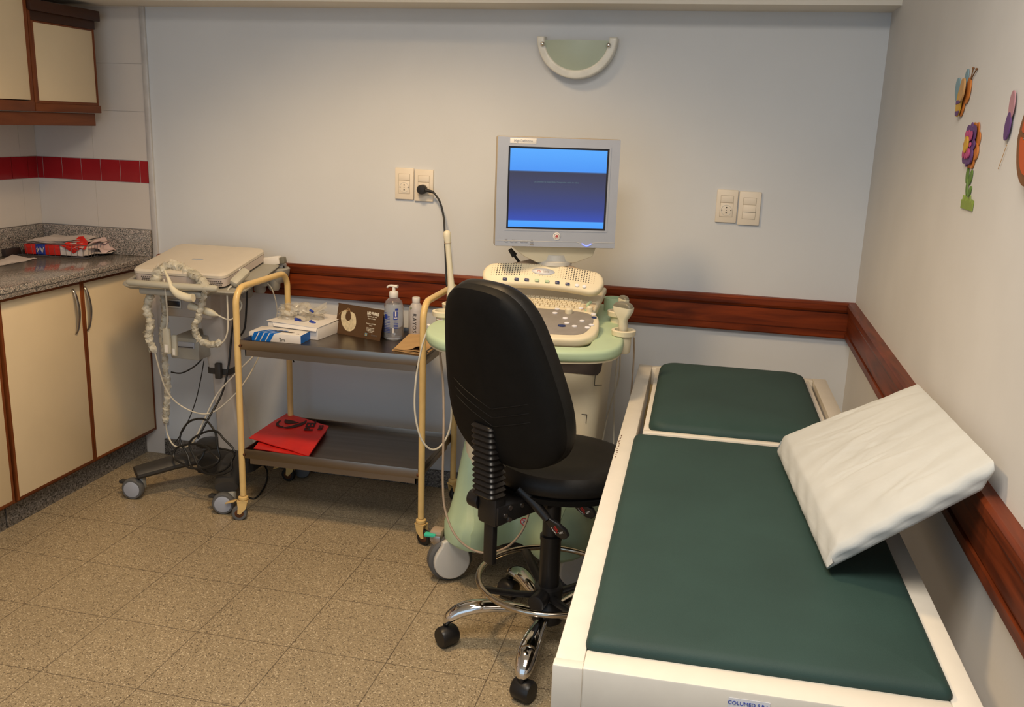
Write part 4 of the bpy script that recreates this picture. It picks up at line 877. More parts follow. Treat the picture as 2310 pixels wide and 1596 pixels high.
mb = MB(); mb.prism(oo + ii, .826, .862, bev=.013, seg=4); mb.build('hand_rail_deck', 'mint', us)
mb = MB(); o2 = [((x + 1.085) * .975 - 1.085, (y + .55) * .975 - .55) for x, y in oo]; i2 = [((x + 1.085) * 1.02 - 1.085, (y + .55) * 1.01 - .55) for x, y in ii]
mb.prism(o2 + i2, .821, .8285); mb.build('deck_underside', 'plastic_cream', us)
# console
KF, KB = (-.79, .870), (-.30, .955)   # (y, z) front / back of the keyboard surface
Mc_ = basis(Vector((UX + .008, KF[0], KF[1])), (1, 0, 0), (0, KB[0] - KF[0], KB[1] - KF[1]))
LC = .50
o_ = [(-.205, LC), (-.195, .24), (-.215, .20), (-.226, .12), (-.222, .055), (-.190, .014), (-.13, .0), (.0, -.006), (.13, .0), (.190, .014), (.222, .055), (.226, .12), (.215, .20), (.195, .24), (.205, LC)]
o_ = [(-.20, LC)] + [(p.x, p.y) for p in spline([(x, y, 0) for x, y in o_[1:-1]], 4)] + [(.20, LC)]
con = MB().prism(o_, -.030, 0, Mc_, bev=.010, seg=4).build('console', 'plastic_cream', us)
MB().prism([(x * .93, y * .96 + .012) for x, y in o_], -.062, -.025, Mc_, bev=.012, seg=3).build('console_tub', 'mint', us)
pn = [(p.x, p.y) for p in spline([(x, y, 0) for x, y in ((-.16, .232), (-.200, .18), (-.200, .10), (-.18, .045), (-.12, .028), (0, .024), (.12, .028), (.18, .045), (.200, .10), (.200, .18), (.16, .232), (0, .24))], 5, closed=True)]
MB().prism(pn, -.001, .0012, Mc_, bev=.0006).build('control_panel', 'panel_grey', con)
mb = MB(); mb2 = MB(); rnd = random.Random(5)
for gx in range(-8, 9):
    for gy in range(5):
        x_ = gx * .0165 + (gy % 2) * .006; y_ = .268 + gy * .0185
        if x_ > .135: continue
        mb.box(x_ - .0072, x_ + .0072, y_ - .0082, y_ + .0082, -.002, .0055, .0015, M=Mc_)
        mb2.box(x_ - .002, x_ + .002, y_ - .0022, y_ + .0022, .0055, .0058, M=Mc_)
kb = mb.build('keyboard', 'plastic_cream', con); tag(kb, kind=None); mb2.build('key_legend', 'cable_tan', kb)
mb = MB()
for i in range(8): mb.box(.148, .188, .245 + i * .011, .2475 + i * .011, -.0005, .0015, M=Mc_)
mb.build('slider_slots', 'cable_tan', con)
for i in range(8): MB().box(.162 + .003 * math.sin(i), .171 + .003 * math.sin(i), .2435 + i * .011, .2495 + i * .011, 0, .008, .001, M=Mc_).build('slider', 'mint', con)
for (u, v, r, m_) in ((.048, .135, .0, 0),): pass
btn = [(1257, 699, 'key_white'), (1252, 708, 'key_white'), (1283, 698, 'key_white'), (1275, 720, 'key_white'), (1279, 731, 'key_white'), (1296, 738, 'key_white'), (1313, 726, 'key_white'), (1310, 697, 'key_white'), (1339, 711, 'key_white'), (1340, 718, 'key_blue'), (1334, 735, 'key_white'), (1325, 741, 'key_white')]
Pn = (Mc_.to_3x3() @ Vector((0, 0, 1))).normalized(); P0 = Mc_.translation
def onplane(px, py):
    d_ = (P(px, py, y=0) - CV); tt = (P0 - CV).dot(Pn) / d_.dot(Pn); q_ = Mc_.inverted() @ (CV + d_ * tt); return q_.x, q_.y
allb = [(*onplane(x, y), m_) for x, y, m_ in btn] + [(-u, v, 'key_white') for u, v in ((.05, .16), (.09, .17), (.13, .15), (.16, .12), (.16, .08), (.12, .06), (.06, .06), (.02, .15))]
for u, v, m_ in allb: MB().prism(ell(.0085, .0062, 18, u, v), 0, .0045, Mc_, bev=.001).build('button', m_, con)
u, v = onplane(1267, 737); MB().prism(ell(.0125, .0075, 20, u, v), 0, .005, Mc_, bev=.001).build('button', 'key_blue', con)
for px, py, r in ((1283, 707, .0125), (1330, 703, .0105)):
    u, v = onplane(px, py); MB().lathe([(r, 0), (r, .010), (r * .9, .015), (r * .5, .018), (.001, .0185)], Mc_ @ Matrix.Translation((u, v, 0)), 20).build('knob', 'plastic_cream', con)
MB().lathe([(.03, 0), (.028, .004), (.020, .012), (.001, .018)], Mc_ @ Matrix.Translation((-.01, .095, 0))).build('trackball', 'plastic_grey_white', con)
# speaker arch
Ms_ = basis(Vector((-1.075, -.475, 1.012)), (1, 0, -.02), (0, .62, .78))
arc_ = []
def arch(u): return -.38 * u * u
ctr_ = [(u, arch(u)) for u in [(-.165 + .33 * i / 16) for i in range(17)]]
hw = .044
up_ = [(u, v + hw - .04 * 0) for u, v in ctr_]; dn_ = [(u, v - hw) for u, v in ctr_]
endR = [(ctr_[-1][0] + hw * math.sin(a), ctr_[-1][1] + hw * math.cos(a)) for a in [R(20 * i) for i in range(1, 9)]]
endL = [(ctr_[0][0] - hw * math.sin(a), ctr_[0][1] - hw * math.cos(a)) for a in [R(20 * i) for i in range(1, 9)]]
sp = MB().prism(up_ + endR + dn_[::-1] + endL, -.032, 0, Ms_, bev=.011, seg=4).build('speaker_panel', 'plastic_cream', us)
mb = MB(); mbl = MB(); mbr = MB()
for i in range(-20, 21):
    for j in range(7):
        u = i * .0088; v = arch(u) + .036 - j * .0068
        if abs(u) > .178 or (abs(u) < .048 and 1 <= j <= 4 and abs(u) < .045): continue
        dark = 9 <= abs(i) <= 18 and j < 7
        ((mb if i < 0 else mbr) if dark else mbl).prism(ell(.0022 if dark else .0012, .0022 if dark else .0012, 8, u, v), -.001, .0003, Ms_)
mb.build('speaker_grille', 'seam', sp); mbr.build('speaker_grille', 'seam', sp); mbl.build('grille_dimple', 'cable_tan', sp)
bd_ = MB().prism(ell(.040, .0125, 28, 0, .012), 0, .0015, Ms_, bev=.0006).build('name_badge', 'monitor_silver', sp)
text('My', .0105, Ms_ @ Matrix.Translation((-.013, .012, .0018)), 'logo_red', bd_, 'badge_lettering'); text('Lab50', .0105, Ms_ @ Matrix.Translation((.010, .012, .0018)), 'panel_grey', bd_, 'badge_lettering', sx=.8)
for u, m_ in ((-.125, 'key_blue'), (-.085, 'key_blue'), (-.05, 'key_blue'), (-.015, 'mint'), (.02, 'mint'), (.055, 'key_blue'), (.09, 'key_blue')):
    MB().box(u - .0072, u + .0072, arch(u) - .030, arch(u) - .021, 0, .006, .0015, M=Ms_).build('soft_key', m_, sp)
for u in (.122, .147): MB().prism(ell(.007, .0055, 18, u, arch(u) - .024), 0, .004, Ms_, bev=.001).build('soft_key', 'key_white', sp)
MB().prism([(-.17, -.02), (.17, -.02), (.13, .045), (.05, .075), (-.05, .075), (-.13, .045)], -.06, -.02, Ms_, bev=.01, seg=3).build('speaker_rear', 'cable_tan', sp)
# monitor neck
mc = Vector((-1.045, -.45, 1.285)); mz = R(18)
MB().lathe([(.052, 1.035), (.060, 1.04), (.060, 1.052), (.050, 1.056), (.046, 1.075)], Matrix.Translation((-1.05, -.400, 0)), 32).build('swivel', 'plastic_grey_white', us)
Mm = Matrix.Translation(mc) @ Matrix.Rotation(mz, 4, 'Z')       # local x right, y depth (back), z up
XZ = Matrix(((1, 0, 0, 0), (0, 0, 1, 0), (0, 1, 0, 0), (0, 0, 0, 1)))  # (x, z, depth)
MB().prism([(-.13, -.16), (-.14, -.185), (-.10, -.215), (-.055, -.236), (.075, -.236), (.135, -.212), (.145, -.185), (.13, -.16)], .012, .07, Mm @ XZ, bev=.004).build('monitor_bracket', 'plastic_cream', us)
HW, HH = .2035, .179
mon = MB().box(-HW, HW, -.022, .030, -HH, HH, .006, M=Mm, seg=3).build('monitor', 'monitor_side', us)
MB().box(-.15, .15, .028, .062, -.13, .13, .015, M=Mm).build('monitor_back', 'plastic_grey_white', mon)
# front bezel frame around screen (screen hole x -.165...165)
sx0, sx1, sz0, sz1 = -.166, .166, -.119, .148
def frame(mb, X0, X1, Z0, Z1, x0, x1, z0, z1, d0, d1, M):
    mb.box(X0, X1, d0, d1, z1, Z1, M=M); mb.box(X0, X1, d0, d1, Z0, z0, M=M); mb.box(X0, x0, d0, d1, z0, z1, M=M); mb.box(x1, X1, d0, d1, z0, z1, M=M)
mb = MB(); frame(mb, -HW + .002, HW - .002, -HH + .002, HH - .002, sx0, sx1, sz0, sz1, -.0262, -.020, Mm); bz = mb.build('bezel', 'monitor_silver', mon)
mb = MB(); frame(mb, sx0 - .006, sx1 + .006, sz0 - .006, sz1 + .006, sx0, sx1, sz0, sz1, -.0272, -.020, Mm); mb.build('bezel_bevel', 'monitor_silver', bz)
MB().box(sx0, sx1, -.0235, -.0215, sz0, sz1, M=Mm).build('screen_border', 'black_bezel', mon)
me = bpy.data.meshes.new('screen'); q = [Mm @ Vector(v) for v in ((sx0 + .006, -.0238, sz0 + .006), (sx1 - .006, -.0238, sz0 + .006), (sx1 - .006, -.0238, sz1 - .006), (sx0 + .006, -.0238, sz1 - .006))]
me.from_pydata([p - Vector((UX, UY, 0)) for p in q], [], [(0, 1, 2, 3)]); uv = me.uv_layers.new(name='uv')
for k, c_ in enumerate(((0, 0), (1, 0), (1, 1), (0, 1))): uv.data[k].uv = c_
me.materials.append(MATS['screen_glow']); scr = bpy.data.objects.new('screen', me); COL.objects.link(scr); scr.parent = mon
XF = Matrix(((1, 0, 0, 0), (0, 0, -1, 0), (0, 1, 0, 0), (0, 0, 0, 1)))  # (x,z,out)
def front(u, v, d=.0264): return Mm @ XF @ Matrix.Translation((u, v, d))
mk('screen_text', (.05, .08, .1), .5, emit=(.10, .19, .24), estr=.6)
text('La conexion se ha perdido. Comprobar cable de video', .0068, front(-.005, .036, .0240), 'screen_text', scr, 'screen_lettering', depth=.0001)
hd = MB().box(-.043, .043, -.0085, .0085, 0, .0008, .0003, M=front(-.119, .1655)).build('model_label', 'plastic_white', bz)
text('High Definition', .0115, front(-.119, .1655, .0274), 'bolt_metal', hd, 'label_lettering', sx=.86)
lg = MB().prism(ell(.0125, .0125, 28), 0, .0012, front(.004, -.141), bev=.0005).build('logo_disc', 'plastic_white', bz)
mb = MB(); ringarc(mb, front(.004, -.141, .0275), .0080, .0093, -30, 260, n=20, th=.0004); mb.build('logo_ring', 'bolt_metal', lg)
text('e', .021, front(.004, -.1405, .0277), 'logo_red', lg, 'logo_letter', bold=.0005)
for u in (-.165, -.146, -.133, -.112, -.099, -.079): MB().prism(rrect(.0052, .002, .0018, 4, u, -.162), 0, .0012, front(0, 0, .0262)).build('monitor_button', 'panel_grey', bz)
for u in (-.165, -.146, -.133, -.112, -.099, -.079): MB().prism(rrect(.0045, .0014, .0014, 4, u, -.162), 0, .0014, front(0, 0, .0262)).build('monitor_button', 'monitor_silver', bz)
MB().prism(rrect(.006, .0022, .002, 4, -.079, -.169), 0, .0012, front(0, 0, .0262)).build('power_mark', 'panel_grey', bz)
for u, s_ in ((-.165, 'OSD'), (-.140, '< o >'), (-.105, '- x +'), (-.079, 'SEL')): text(s_, .0045, front(u, -.1555, .0264), 'panel_grey', bz, 'button_lettering')
mb = MB(); mb.tube(spline([front(u, v, .0266) @ Vector((0, 0, 0)) for u, v in ((-.198, -.159), (-.10, -.159), (.05, -.159), (.075, -.160), (.09, -.166), (.105, -.171), (.12, -.166), (.135, -.160), (.199, -.159))], 6), .0006, 6); mb.build('trim_line', 'plastic_grey_white', bz)
mb = MB(); mb.tube(spline([front(u, v, .0270) @ Vector((0, 0, 0)) for u, v in ((.090, -.1635), (.098, -.169), (.106, -.171), (.114, -.169), (.122, -.1635))], 6), .0014, 8); mb.build('status_light', 'led_blue', bz)
mb = MB(); a = P(1150, 562, y=-.40); b = P(1170, 590, y=-.40); mb.cyl(a, a.lerp(b, .55), .007, .011, 12); mb.tube([a.lerp(b, .5), b, P(1185, 602, y=-.38)], .005); mb.build('monitor_cable', 'rubber_black', us)
# cup and probe holders
def cup(c, r, h, mat, name, open_a=None, wall=.004):
    M = Matrix.Translation(c); return MB().lathe([(r * .86, -h), (r, -h * .6), (r + .001, -.002), (r + .001, 0), (r - wall, 0), (r - wall, -h * .85), (.001, -h * .85)], M, 32).build(name, mat, us)
gc = P(1386, 672, y=-.24); cup(gc, .036, .075, 'mint', 'cup_holder')
def holder(c, r=.031):
    M = Matrix.Translation(c)
    h = MB().lathe([(r * .7, -.075), (r * .8, -.07), (r * .86, -.02), (r + .006, -.017), (r + .008, -.002), (r + .006, 0), (r - .002, 0), (r - .004, -.015), (r * .72, -.068), (.001, -.068)], M, 30).build('probe_holder', 'plastic_cream', us)
    return h
hR = [P(1396, 701, y=-.44), P(1407, 744, y=-.64)]; hL = [P(1001, 701, y=-.60), P(1022, 684, y=-.45)]
for h_ in hR + hL: holder(h_)
p = P(968, 738, y=-.68); q_ = P(985, 752, y=-.68)
mb = MB(); mb.tube(spline([q_, p.lerp(q_, .5) + Vector((0, 0, -.008)), p + Vector((-.002, 0, 0)), p + Vector((-.001, -.003, .008))], 6), .0048, 10); mb.build('cable_hook', 'plastic_white', us)
p = P(1430, 754, y=-.56); q_ = P(1416, 766, y=-.57); mb = MB(); mb.tube(spline([q_, p.lerp(q_, .5) + Vector((0, 0, -.004)), p, p + Vector((.001, -.002, .007))], 6), .0045, 10); mb.build('cable_hook', 'plastic_white', us)
dl = MB().prism(ell(.011, .005, 20), 0, .0008, Matrix.Translation(tuple(P(992, 722, z=.8622)))).build('deck_badge', 'sticker_white', us); MB().prism(ell(.007, .0022, 16), 0, .0010, Matrix.Translation(tuple(P(992, 722, z=.8622)))).build('badge_mark', 'logo_red', dl)

# probes on the machine
ep = root('ultrasound_probe', hL[1], 'long slender white endocavity probe standing upright left of the chair back', 'ultrasound probe')
tp = P(1008, 520, y=-.44); bt = Vector((hL[1].x - .002, -.44, hL[1].z - .03))
prof = [(0, .019), (.06, .0195), (.12, .0205), (.20, .018), (.30, .0125), (.42, .0105), (.60, .0100), (.80, .0098), (.86, .0112), (.93, .0135), (.97, .0128), (.99, .0095), (1.0, .003)]
pp = [bt.lerp(tp, f) + Vector((.006 * math.sin(f * 3) * 0, 0, 0)) for f, _ in prof]
mb = MB(); mb.tube(pp, [r for _, r in prof], 20); pb = mb.build('shaft', 'probe_cream', ep)
mb = MB(); c_ = bt.lerp(tp, .845); mb.tube([c_, c_ + (tp - bt).normalized() * .0012], .0125, 20); mb.build('tip_seam', 'cable_tan', pb)
mb = MB(); mb.tube(spline([bt, P(1020, 780, y=-.5), P(1019, 900, y=-.55), P(1016, 960, y=-.6), P(1000, 1000, y=-.66), P(975, 1015, y=-.70), P(950, 990, y=-.72), P(936, 930, y=-.72), P(938, 860, y=-.71), P(950, 790, y=-.70), P(962, 752, y=-.69), P(968, 744, y=-.685)], 10), .0034, 10); mb.build('cable', 'cable_cream', ep)
cb = root('hanging_cable', P(1000, 900, y=-.8), 'tan probe cable hanging from left of the deck almost to the floor', 'cable')
mb = MB(); mb.tube(spline([P(988, 755, y=-.70), P(993, 800, y=-.74), P(999, 860, y=-.79), P(1001, 940, y=-.83), P(1000, 1010, y=-.86), P(999, 1090, y=-.88), P(1004, 1150, y=-.90), P(1025, 1205, y=-.93), P(1060, 1238, y=-.94), P(1100, 1248, y=-.94), P(1145, 1234, y=-.93), P(1178, 1198, y=-.91), P(1195, 1150, y=-.88), P(1202, 1100, y=-.85), P(1205, 1060, y=-.8)], 10), .0036, 10); mb.build('cable', 'cable_tan', cb)
b0 = hR[1] + Vector((.0, 0, -.035))
convex('ultrasound_probe', 'cream convex scanhead with dark curved face, in the holder nearest the exam table', hR[1] + Vector((-.002, 0, -.01)), (.03, -.10, 1), (1, -.55, 0), 1.08, hl=.048, cable=[P(1394, 800, y=-.60), P(1390, 840, y=-.58), P(1386, 900, y=-.55), P(1385, 960, y=-.5), P(1384, 1010, y=-.5)])
convex('ultrasound_probe', 'small cream linear scanhead standing behind the convex one, beside green cup', hR[0] + Vector((.012, 0, -.01)), (.10, -.05, 1), (.55, -.85, 0), .78, hl=.035, cable=[P(1400, 780, y=-.40), P(1396, 850, y=-.40), P(1380, 905, y=-.42), P(1366, 960, y=-.45), P(1355, 1020, y=-.5)])
cb = root('hanging_cable', P(1428, 850, y=-.5), 'thin grey cable hanging from right deck hook behind the exam table', 'cable')
mb = MB(); mb.tube(spline([P(1430, 762, y=-.56), P(1430, 800, y=-.54), P(1427, 850, y=-.52), P(1423, 900, y=-.50), P(1420, 960, y=-.48), P(1418, 1010, y=-.48)], 8), .0028, 8); mb.build('cable', 'cable_tan', cb)

# ================================================================== CHAIR
CH = Vector((-.905, -1.075, 0)); fa = R(58)          # facing direction
ch = root('swivel_chair', CH, 'black swivel chair with tall backrest, foot ring and chrome five-star base', 'chair', rz=fa - PI / 2)   # local y = facing
CM = ROOTM[ch.name]; cw = dict(world=False)
# star base
mb = MB(); mb.lathe([(.034, .075), (.045, .082), (.050, .10), (.046, .125), (.036, .140), (.030, .15)]); mb.build('hub', 'black_plastic', ch, world=False)
for k in range(5):
    wa = R(-164 + 72 * k) - (fa - PI / 2); d = Vector((math.cos(wa), math.sin(wa), 0)); s = Vector((-d.y, d.x, 0))
    pts = spline([d * .035 + Vector((0, 0, .108)), d * .11 + Vector((0, 0, .120)), d * .19 + Vector((0, 0, .124)), d * .25 + Vector((0, 0, .112)), d * .288 + Vector((0, 0, .088)), d * .298 + Vector((0, 0, .068))], 6)
    n = len(pts); mb = MB(); mb.tube(pts, lambda f: .017 + .012 * math.sin(min(1, f * .9) * PI) ** 2 - .004 * max(0, f - .8) * 5, 18, flat=.68, up=(0, 0, 1)); lg = mb.build('base_leg', 'chrome', ch, world=False)
    c = d * .30
    mb = MB(); mb.cyl(c + Vector((0, 0, .045)), c + Vector((0, 0, .072)), .008, seg=12); ca_a = wa + R(70 if k % 2 else 35)
    ax = Vector((math.cos(ca_a), math.sin(ca_a), 0)); cc = c + Vector((0, 0, .0285)) + Vector((-ax.y, ax.x, 0)) * .010
    for sd in (-1, 1):
        q = ax.to_track_quat('Z', 'Y').to_matrix().to_4x4(); q.translation = cc + ax * sd * .015
        mb.lathe([(.010, -.012), (.0262, -.011), (.0285, -.007), (.0285, .007), (.0262, .011), (.010, .012)], q, 24)
    q = ax.to_track_quat('Z', 'Y').to_matrix().to_4x4(); q.translation = cc + Vector((0, 0, .0035)); mb.lathe([(.006, -.029), (.026, -.028), (.0300, -.021), (.0300, .021), (.026, .028), (.006, .029)], q, 28)
    mb.build('caster', 'black_plastic', lg, world=False)
# column
mb = MB(); mb.lathe([(.030, .12), (.030, .335), (.032, .34), (.032, .352), (.026, .356), (.026, .49)]); mb.build('gas_column', 'black_plastic', ch, world=False)
# foot ring and spokes
mb = MB(); mb.tube([Vector((.207 * math.cos(2 * PI * k / 56), .207 * math.sin(2 * PI * k / 56), .212)) for k in range(56)], .0088, 12, closed=True); fr = mb.build('foot_ring', 'ring_metal', ch, world=False)
for k in range(4):
    wa = R(32 + 90 * k) - (fa - PI / 2); d = Vector((math.cos(wa), math.sin(wa), 0))
    mb = MB(); mb.tube([d * .03 + Vector((0, 0, .165)), d * .10 + Vector((0, 0, .178)), d * .203 + Vector((0, 0, .208))], .0155, 10, flat=.55, up=(0, 0, 1)); mb.build('ring_spoke', 'black_plastic', fr, world=False)
mb = MB(); mb.lathe([(.034, .15), (.042, .155), (.042, .19), (.034, .195)]); wa = R(-105) - (fa - PI / 2); d = Vector((math.cos(wa), math.sin(wa), 0))
mb.cyl(d * .035 + Vector((0, 0, .172)), d * .085 + Vector((0, 0, .168)), .024, .026, 20, bev=.004); mb.build('ring_clamp', 'black_plastic', fr, world=False)
# seat
mb = MB(); n = 44
def seatring(k, z): return [Vector((.215 * k * math.cos(2 * PI * i / n) * (1 + .04 * math.sin(2 * PI * i / n)), .205 * k * math.sin(2 * PI * i / n) + .035, z)) for i in range(n)]
mb.loft([seatring(k, z) for k, z in ((.80, .528), (.93, .530), (.985, .540), (1.0, .555), (.985, .573), (.93, .588), (.80, .595), (.5, .592), (.2, .589), (.02, .5885))]); mb.build('seat', 'chair_vinyl', ch, world=False)
mb = MB(); mb.loft([seatring(k, z) for k, z in ((.45, .502), (.88, .506), (.965, .514), (.985, .530), (.9, .534), (.02, .534))]); mb.build('seat_shell', 'chair_shell', ch, world=False)
mb = MB(); mb.box(-.07, .07, -.10, .10, .478, .506, .008); mb.build('seat_mechanism', 'black_plastic', ch, world=False)
# back stem, bracket, bellows
sy = -.245
mb = MB(); mb.box(-.018, .018, sy - .010, sy + .008, .345, .50, .003); mb.build('back_stem', 'black_plastic', ch, world=False); mb = MB(); mb.box(-.034, .034, sy - .018, sy + .022, .462, .545, .006); mb.build('stem_housing', 'black_plastic', ch, world=False)
mb = MB(); mb.box(-.04, .040, sy - .014, -.08, .468, .520, .004)
bk = mb.build('back_bracket', 'black_plastic', ch, world=False)
mb = MB()
for y, z in ((sy + .03, .510), (sy + .012, .492), (sy + .028, .476), (sy + .075, .505)): MB().cyl((.039, y, z), (.0435, y, z), .0065, seg=14).build('bolt', 'bolt_metal', bk, world=False)
mb = MB(); mb.cyl((-.036, sy, .515), (-.075, sy - .004, .515), .026, .024, 20, bev=.004); mb.build('height_knob', 'black_plastic', bk, world=False)
secs = []
nb = 13
for i in range(nb * 4 + 1):
    f = i / (nb * 4); r_ = .5 + .5 * math.cos(i / 4 * 2 * PI); z = .543 + .205 * f; lean = -.012 - .034 * math.sin(f * PI * .5) * 0 + .020 * f
    secs.append((z, .036 + .0055 * (1 - r_), .026 + .0055 * (1 - r_), .016, 0, sy - .006 + lean * 0 - .004 - .012 * f))
mb = MB(); mb.rl(secs, n=4); mb.build('bellows', 'black_bellows', ch, world=False, ang=60)
# backrest outline (lateral, height about z0)
z0 = .652
half = [(.0, -.010), (.08, -.009), (.135, .004), (.176, .028), (.199, .066), (.206, .115), (.204, .17), (.194, .23), (.181, .29), (.165, .35), (.146, .405), (.118, .448), (.078, .474), (.03, .483)]
oc = [(p.x, p.y) for p in spline([(x, z, 0) for x, z in half] + [(-x, z, 0) for x, z in half[::-1] if x > 0], 3, closed=True)]
Mb_ = Matrix.Translation((.022, -.218, z0)) @ Matrix.Rotation(R(12), 4, 'X')
mb = MB(); mb.outl(oc, [(.02, -.050), (.4, -.049), (.75, -.047), (.90, -.042), (.965, -.034), (.985, -.022), (.985, -.008), (.9, -.004)], M=Mb_, curve=.9); bs = mb.build('back_shell', 'chair_shell', ch, world=False)
mb = MB(); mb.outl(oc, [(.9, -.010), (.985, -.010), (1.0, -.002), (1.0, .014), (.98, .027), (.93, .036), (.75, .044), (.4, .048), (.02, .049)], M=Mb_, curve=.9); mb.build('back_cushion', 'chair_vinyl', ch, world=False)
mb = MB()
for zz in (.165, .190, .215):
    def gp(x, z): return Mb_ @ Vector((x, -.0490 + .9 * x * x + .006 * (abs(x) / .16) ** 4, z))
    mb.tube(spline([gp(x, zz - .05 * (1 - abs(x - .02) / .17)) for x in (-.15, -.10, -.05, -.005, .02, .045, .09, .12, .15)], 4), .0012, 6)
mb.build('shell_rib', 'chair_vinyl', bs, world=False)
# levers
def lever(p0, p1, p2, rot):
    mb = MB(); mb.tube(spline([p0, p0.lerp(p1, .5) + Vector((0, 0, .004)), p1], 6), lambda f: .016 - .004 * f, 12)
    for k in range(9): c = p0.lerp(p1, .4 + .06 * k); mb.sph(c + Vector((0, 0, .002)), .0118, 10)
    lv = mb.build('lever', 'black_plastic', ch)
    d = (p2 - p1); M = basis(p1.lerp(p2, .5), d, rot); L_ = d.length / 2
    pad = MB().prism([(-L_, -.010), (-L_ * .3, -.019), (L_ * .5, -.021), (L_ * .95, -.012), (L_, 0), (L_ * .95, .012), (L_ * .5, .021), (-L_ * .3, .019), (-L_, .010)], -.006, .006, M, bev=.004, seg=3).build('lever_paddle', 'black_plastic', lv)
    sg = 1 if (M.to_3x3() @ Vector((0, 0, 1))).dot(CV - p1) > 0 else -1
    Mf = M @ Matrix.Translation((0, 0, .0061 * sg)) @ (Matrix.Identity(4) if sg > 0 else Matrix.Rotation(PI, 4, 'X'))
    mb = MB(); mb.prism([(-.012, .004), (.004, -.002), (.005, .002), (-.011, .008)], 0, .0004, Mf); mb.prism([(-.010, -.003), (.008, -.009), (.009, -.006), (-.009, .001)], 0, .0004, Mf); mb.prism([(-.002, -.006), (.001, -.007), (.003, .003), (0, .004)], 0, .0004, Mf); mb.build('chair_symbol', 'logo_red', pad)
    text('LIFT', .0085, Mf @ Matrix.Translation((.014, .004, 0)) @ Matrix.Rotation(R(70), 4, 'Z'), 'plastic_white', pad, 'lever_lettering')
    mb = MB(); mb.tube([Mf @ Vector(v) for v in ((-.014, -.007, .0004), (-.004, -.012, .0004), (.006, -.012, .0004), (.008, -.015, .0004))], .0008, 6); mb.build('arrow_mark', 'plastic_white', pad)
lever(P(1172, 1102, y=-1.22), P(1236, 1172, y=-1.24), P(1280, 1214, y=-1.24), (.4, -.45, .8))
lever(P(1262, 1118, y=-1.12), P(1294, 1130, y=-1.20), P(1342, 1166, y=-1.20), (.4, -.45, .8))

# ================================================================== EXAM TABLE
TB = Vector((-.404, -1.302, 0)); tz = R(1.3)
tb_ = root('exam_table', TB, 'white metal exam table with green padded top along the right wall', 'exam table', rz=tz)
HX, HY, ZB = .314, .958, .70; RW = .045
mb = MB()
mb.box(-HX, -HX + RW, -HY, HY, ZB - .075, ZB, .003); mb.box(HX - RW, HX, -HY, HY, ZB - .075, ZB, .003)
mb.box(-HX + RW, HX - RW, HY - .035, HY, ZB - .075, ZB - .001, .003); fr = mb.build('side_rail', 'bed_paint', tb_, world=False)
mb = MB(); mb.box(-HX + RW, HX - RW, -HY, -HY + .055, ZB - .078, ZB - .0005, .003); fe = mb.build('end_rail', 'bed_paint', tb_, world=False)
mb = MB()
for s in (-1, 1): MB().box(s * (HX - RW / 2) - RW / 2 - .001, s * (HX - RW / 2) + RW / 2 + .001, -HY - .003, -HY + .02, ZB - .080, ZB + .0006, .003).build('corner_cap', 'bed_paint', tb_, world=False)
for sx in (-1, 1):
    for sy_ in (-1, 1):
        mb = MB(); x = sx * (HX - .05); y = sy_ * (HY - .05); mb.box(x - .018, x + .018, y - .018, y + .018, .015, ZB - .06, .002); lg = mb.build('leg', 'trolley_paint', tb_, world=False)
        mb = MB(); mb.box(x - .021, x + .021, y - .021, y + .021, 0, .02, .003); mb.build('foot', 'rubber_black', lg, world=False)
mb = MB(); mb.box(-HX + RW, HX - RW, -HY + .05, .15, ZB - .05, ZB - .012); mb.box(-HX + .08, HX - .08, .20, HY - .06, ZB - .045, ZB - .010); mb.build('under_board', 'cart_dark', tb_, world=False)
YD = .175
mb = MB(); mb.box(-HX + RW + .018, HX - RW - .018, YD - .004, YD + .020, ZB - .03, ZB + .012, .003); mb.box(-HX + RW + .016, -HX + RW + .040, YD + .02, HY - .045, ZB - .03, ZB + .003, .002); mb.box(HX - RW - .040, HX - RW - .016, YD + .02, HY - .045, ZB - .03, ZB + .003, .002); mb.box(-HX + RW + .018, HX - RW - .018, HY - .06, HY - .042, ZB - .03, ZB + .002, .002); mb.build('head_frame', 'bed_paint', tb_, world=False)
mb = MB(); mb.box(-HX + RW, HX - RW, YD - .022, YD - .008, ZB - .05, ZB + .004, .002); mb.build('cross_bar', 'bed_paint', tb_, world=False)
def pad(x0, x1, y0, y1, z0, h, r, name, dome=.006):
    cx, cy, hx, hy = (x0 + x1) / 2, (y0 + y1) / 2, (x1 - x0) / 2, (y1 - y0) / 2; secs = []
    for i, (ins, zz) in enumerate(((.003, -.012), (0, 0), (-.001, h * .35), (.002, h * .62), (.008, h * .86), (.018, h), (.05, h + dome * .5), (.11, h + dome * .85), (.18, h + dome), (min(hx, hy) * .97, h + dome * 1.05))): secs.append((z0 + zz, hx - ins, hy - ins, max(.002, r - ins * .5), cx, cy))
    mb = MB(); mb.rl(secs, n=8); return mb.build(name, 'green_vinyl', tb_, world=False, ang=60)
pad(-HX + RW - .002, HX - RW + .004, -HY + .052, YD - .028, ZB - .004, .024, .014, 'main_cushion')
pad(-HX + RW + .030, HX - RW - .036, YD + .022, HY - .05, ZB - .002, .034, .05, 'head_cushion', .012)
lb = Matrix.Translation((-.02, -HY - .0008, ZB - .034)) @ Matrix.Rotation(PI / 2, 4, 'X')
stl = MB().box(-.03, .03, -.022, .022, 0, .0008, M=lb).build('maker_label', 'sticker_white', fe, world=False)
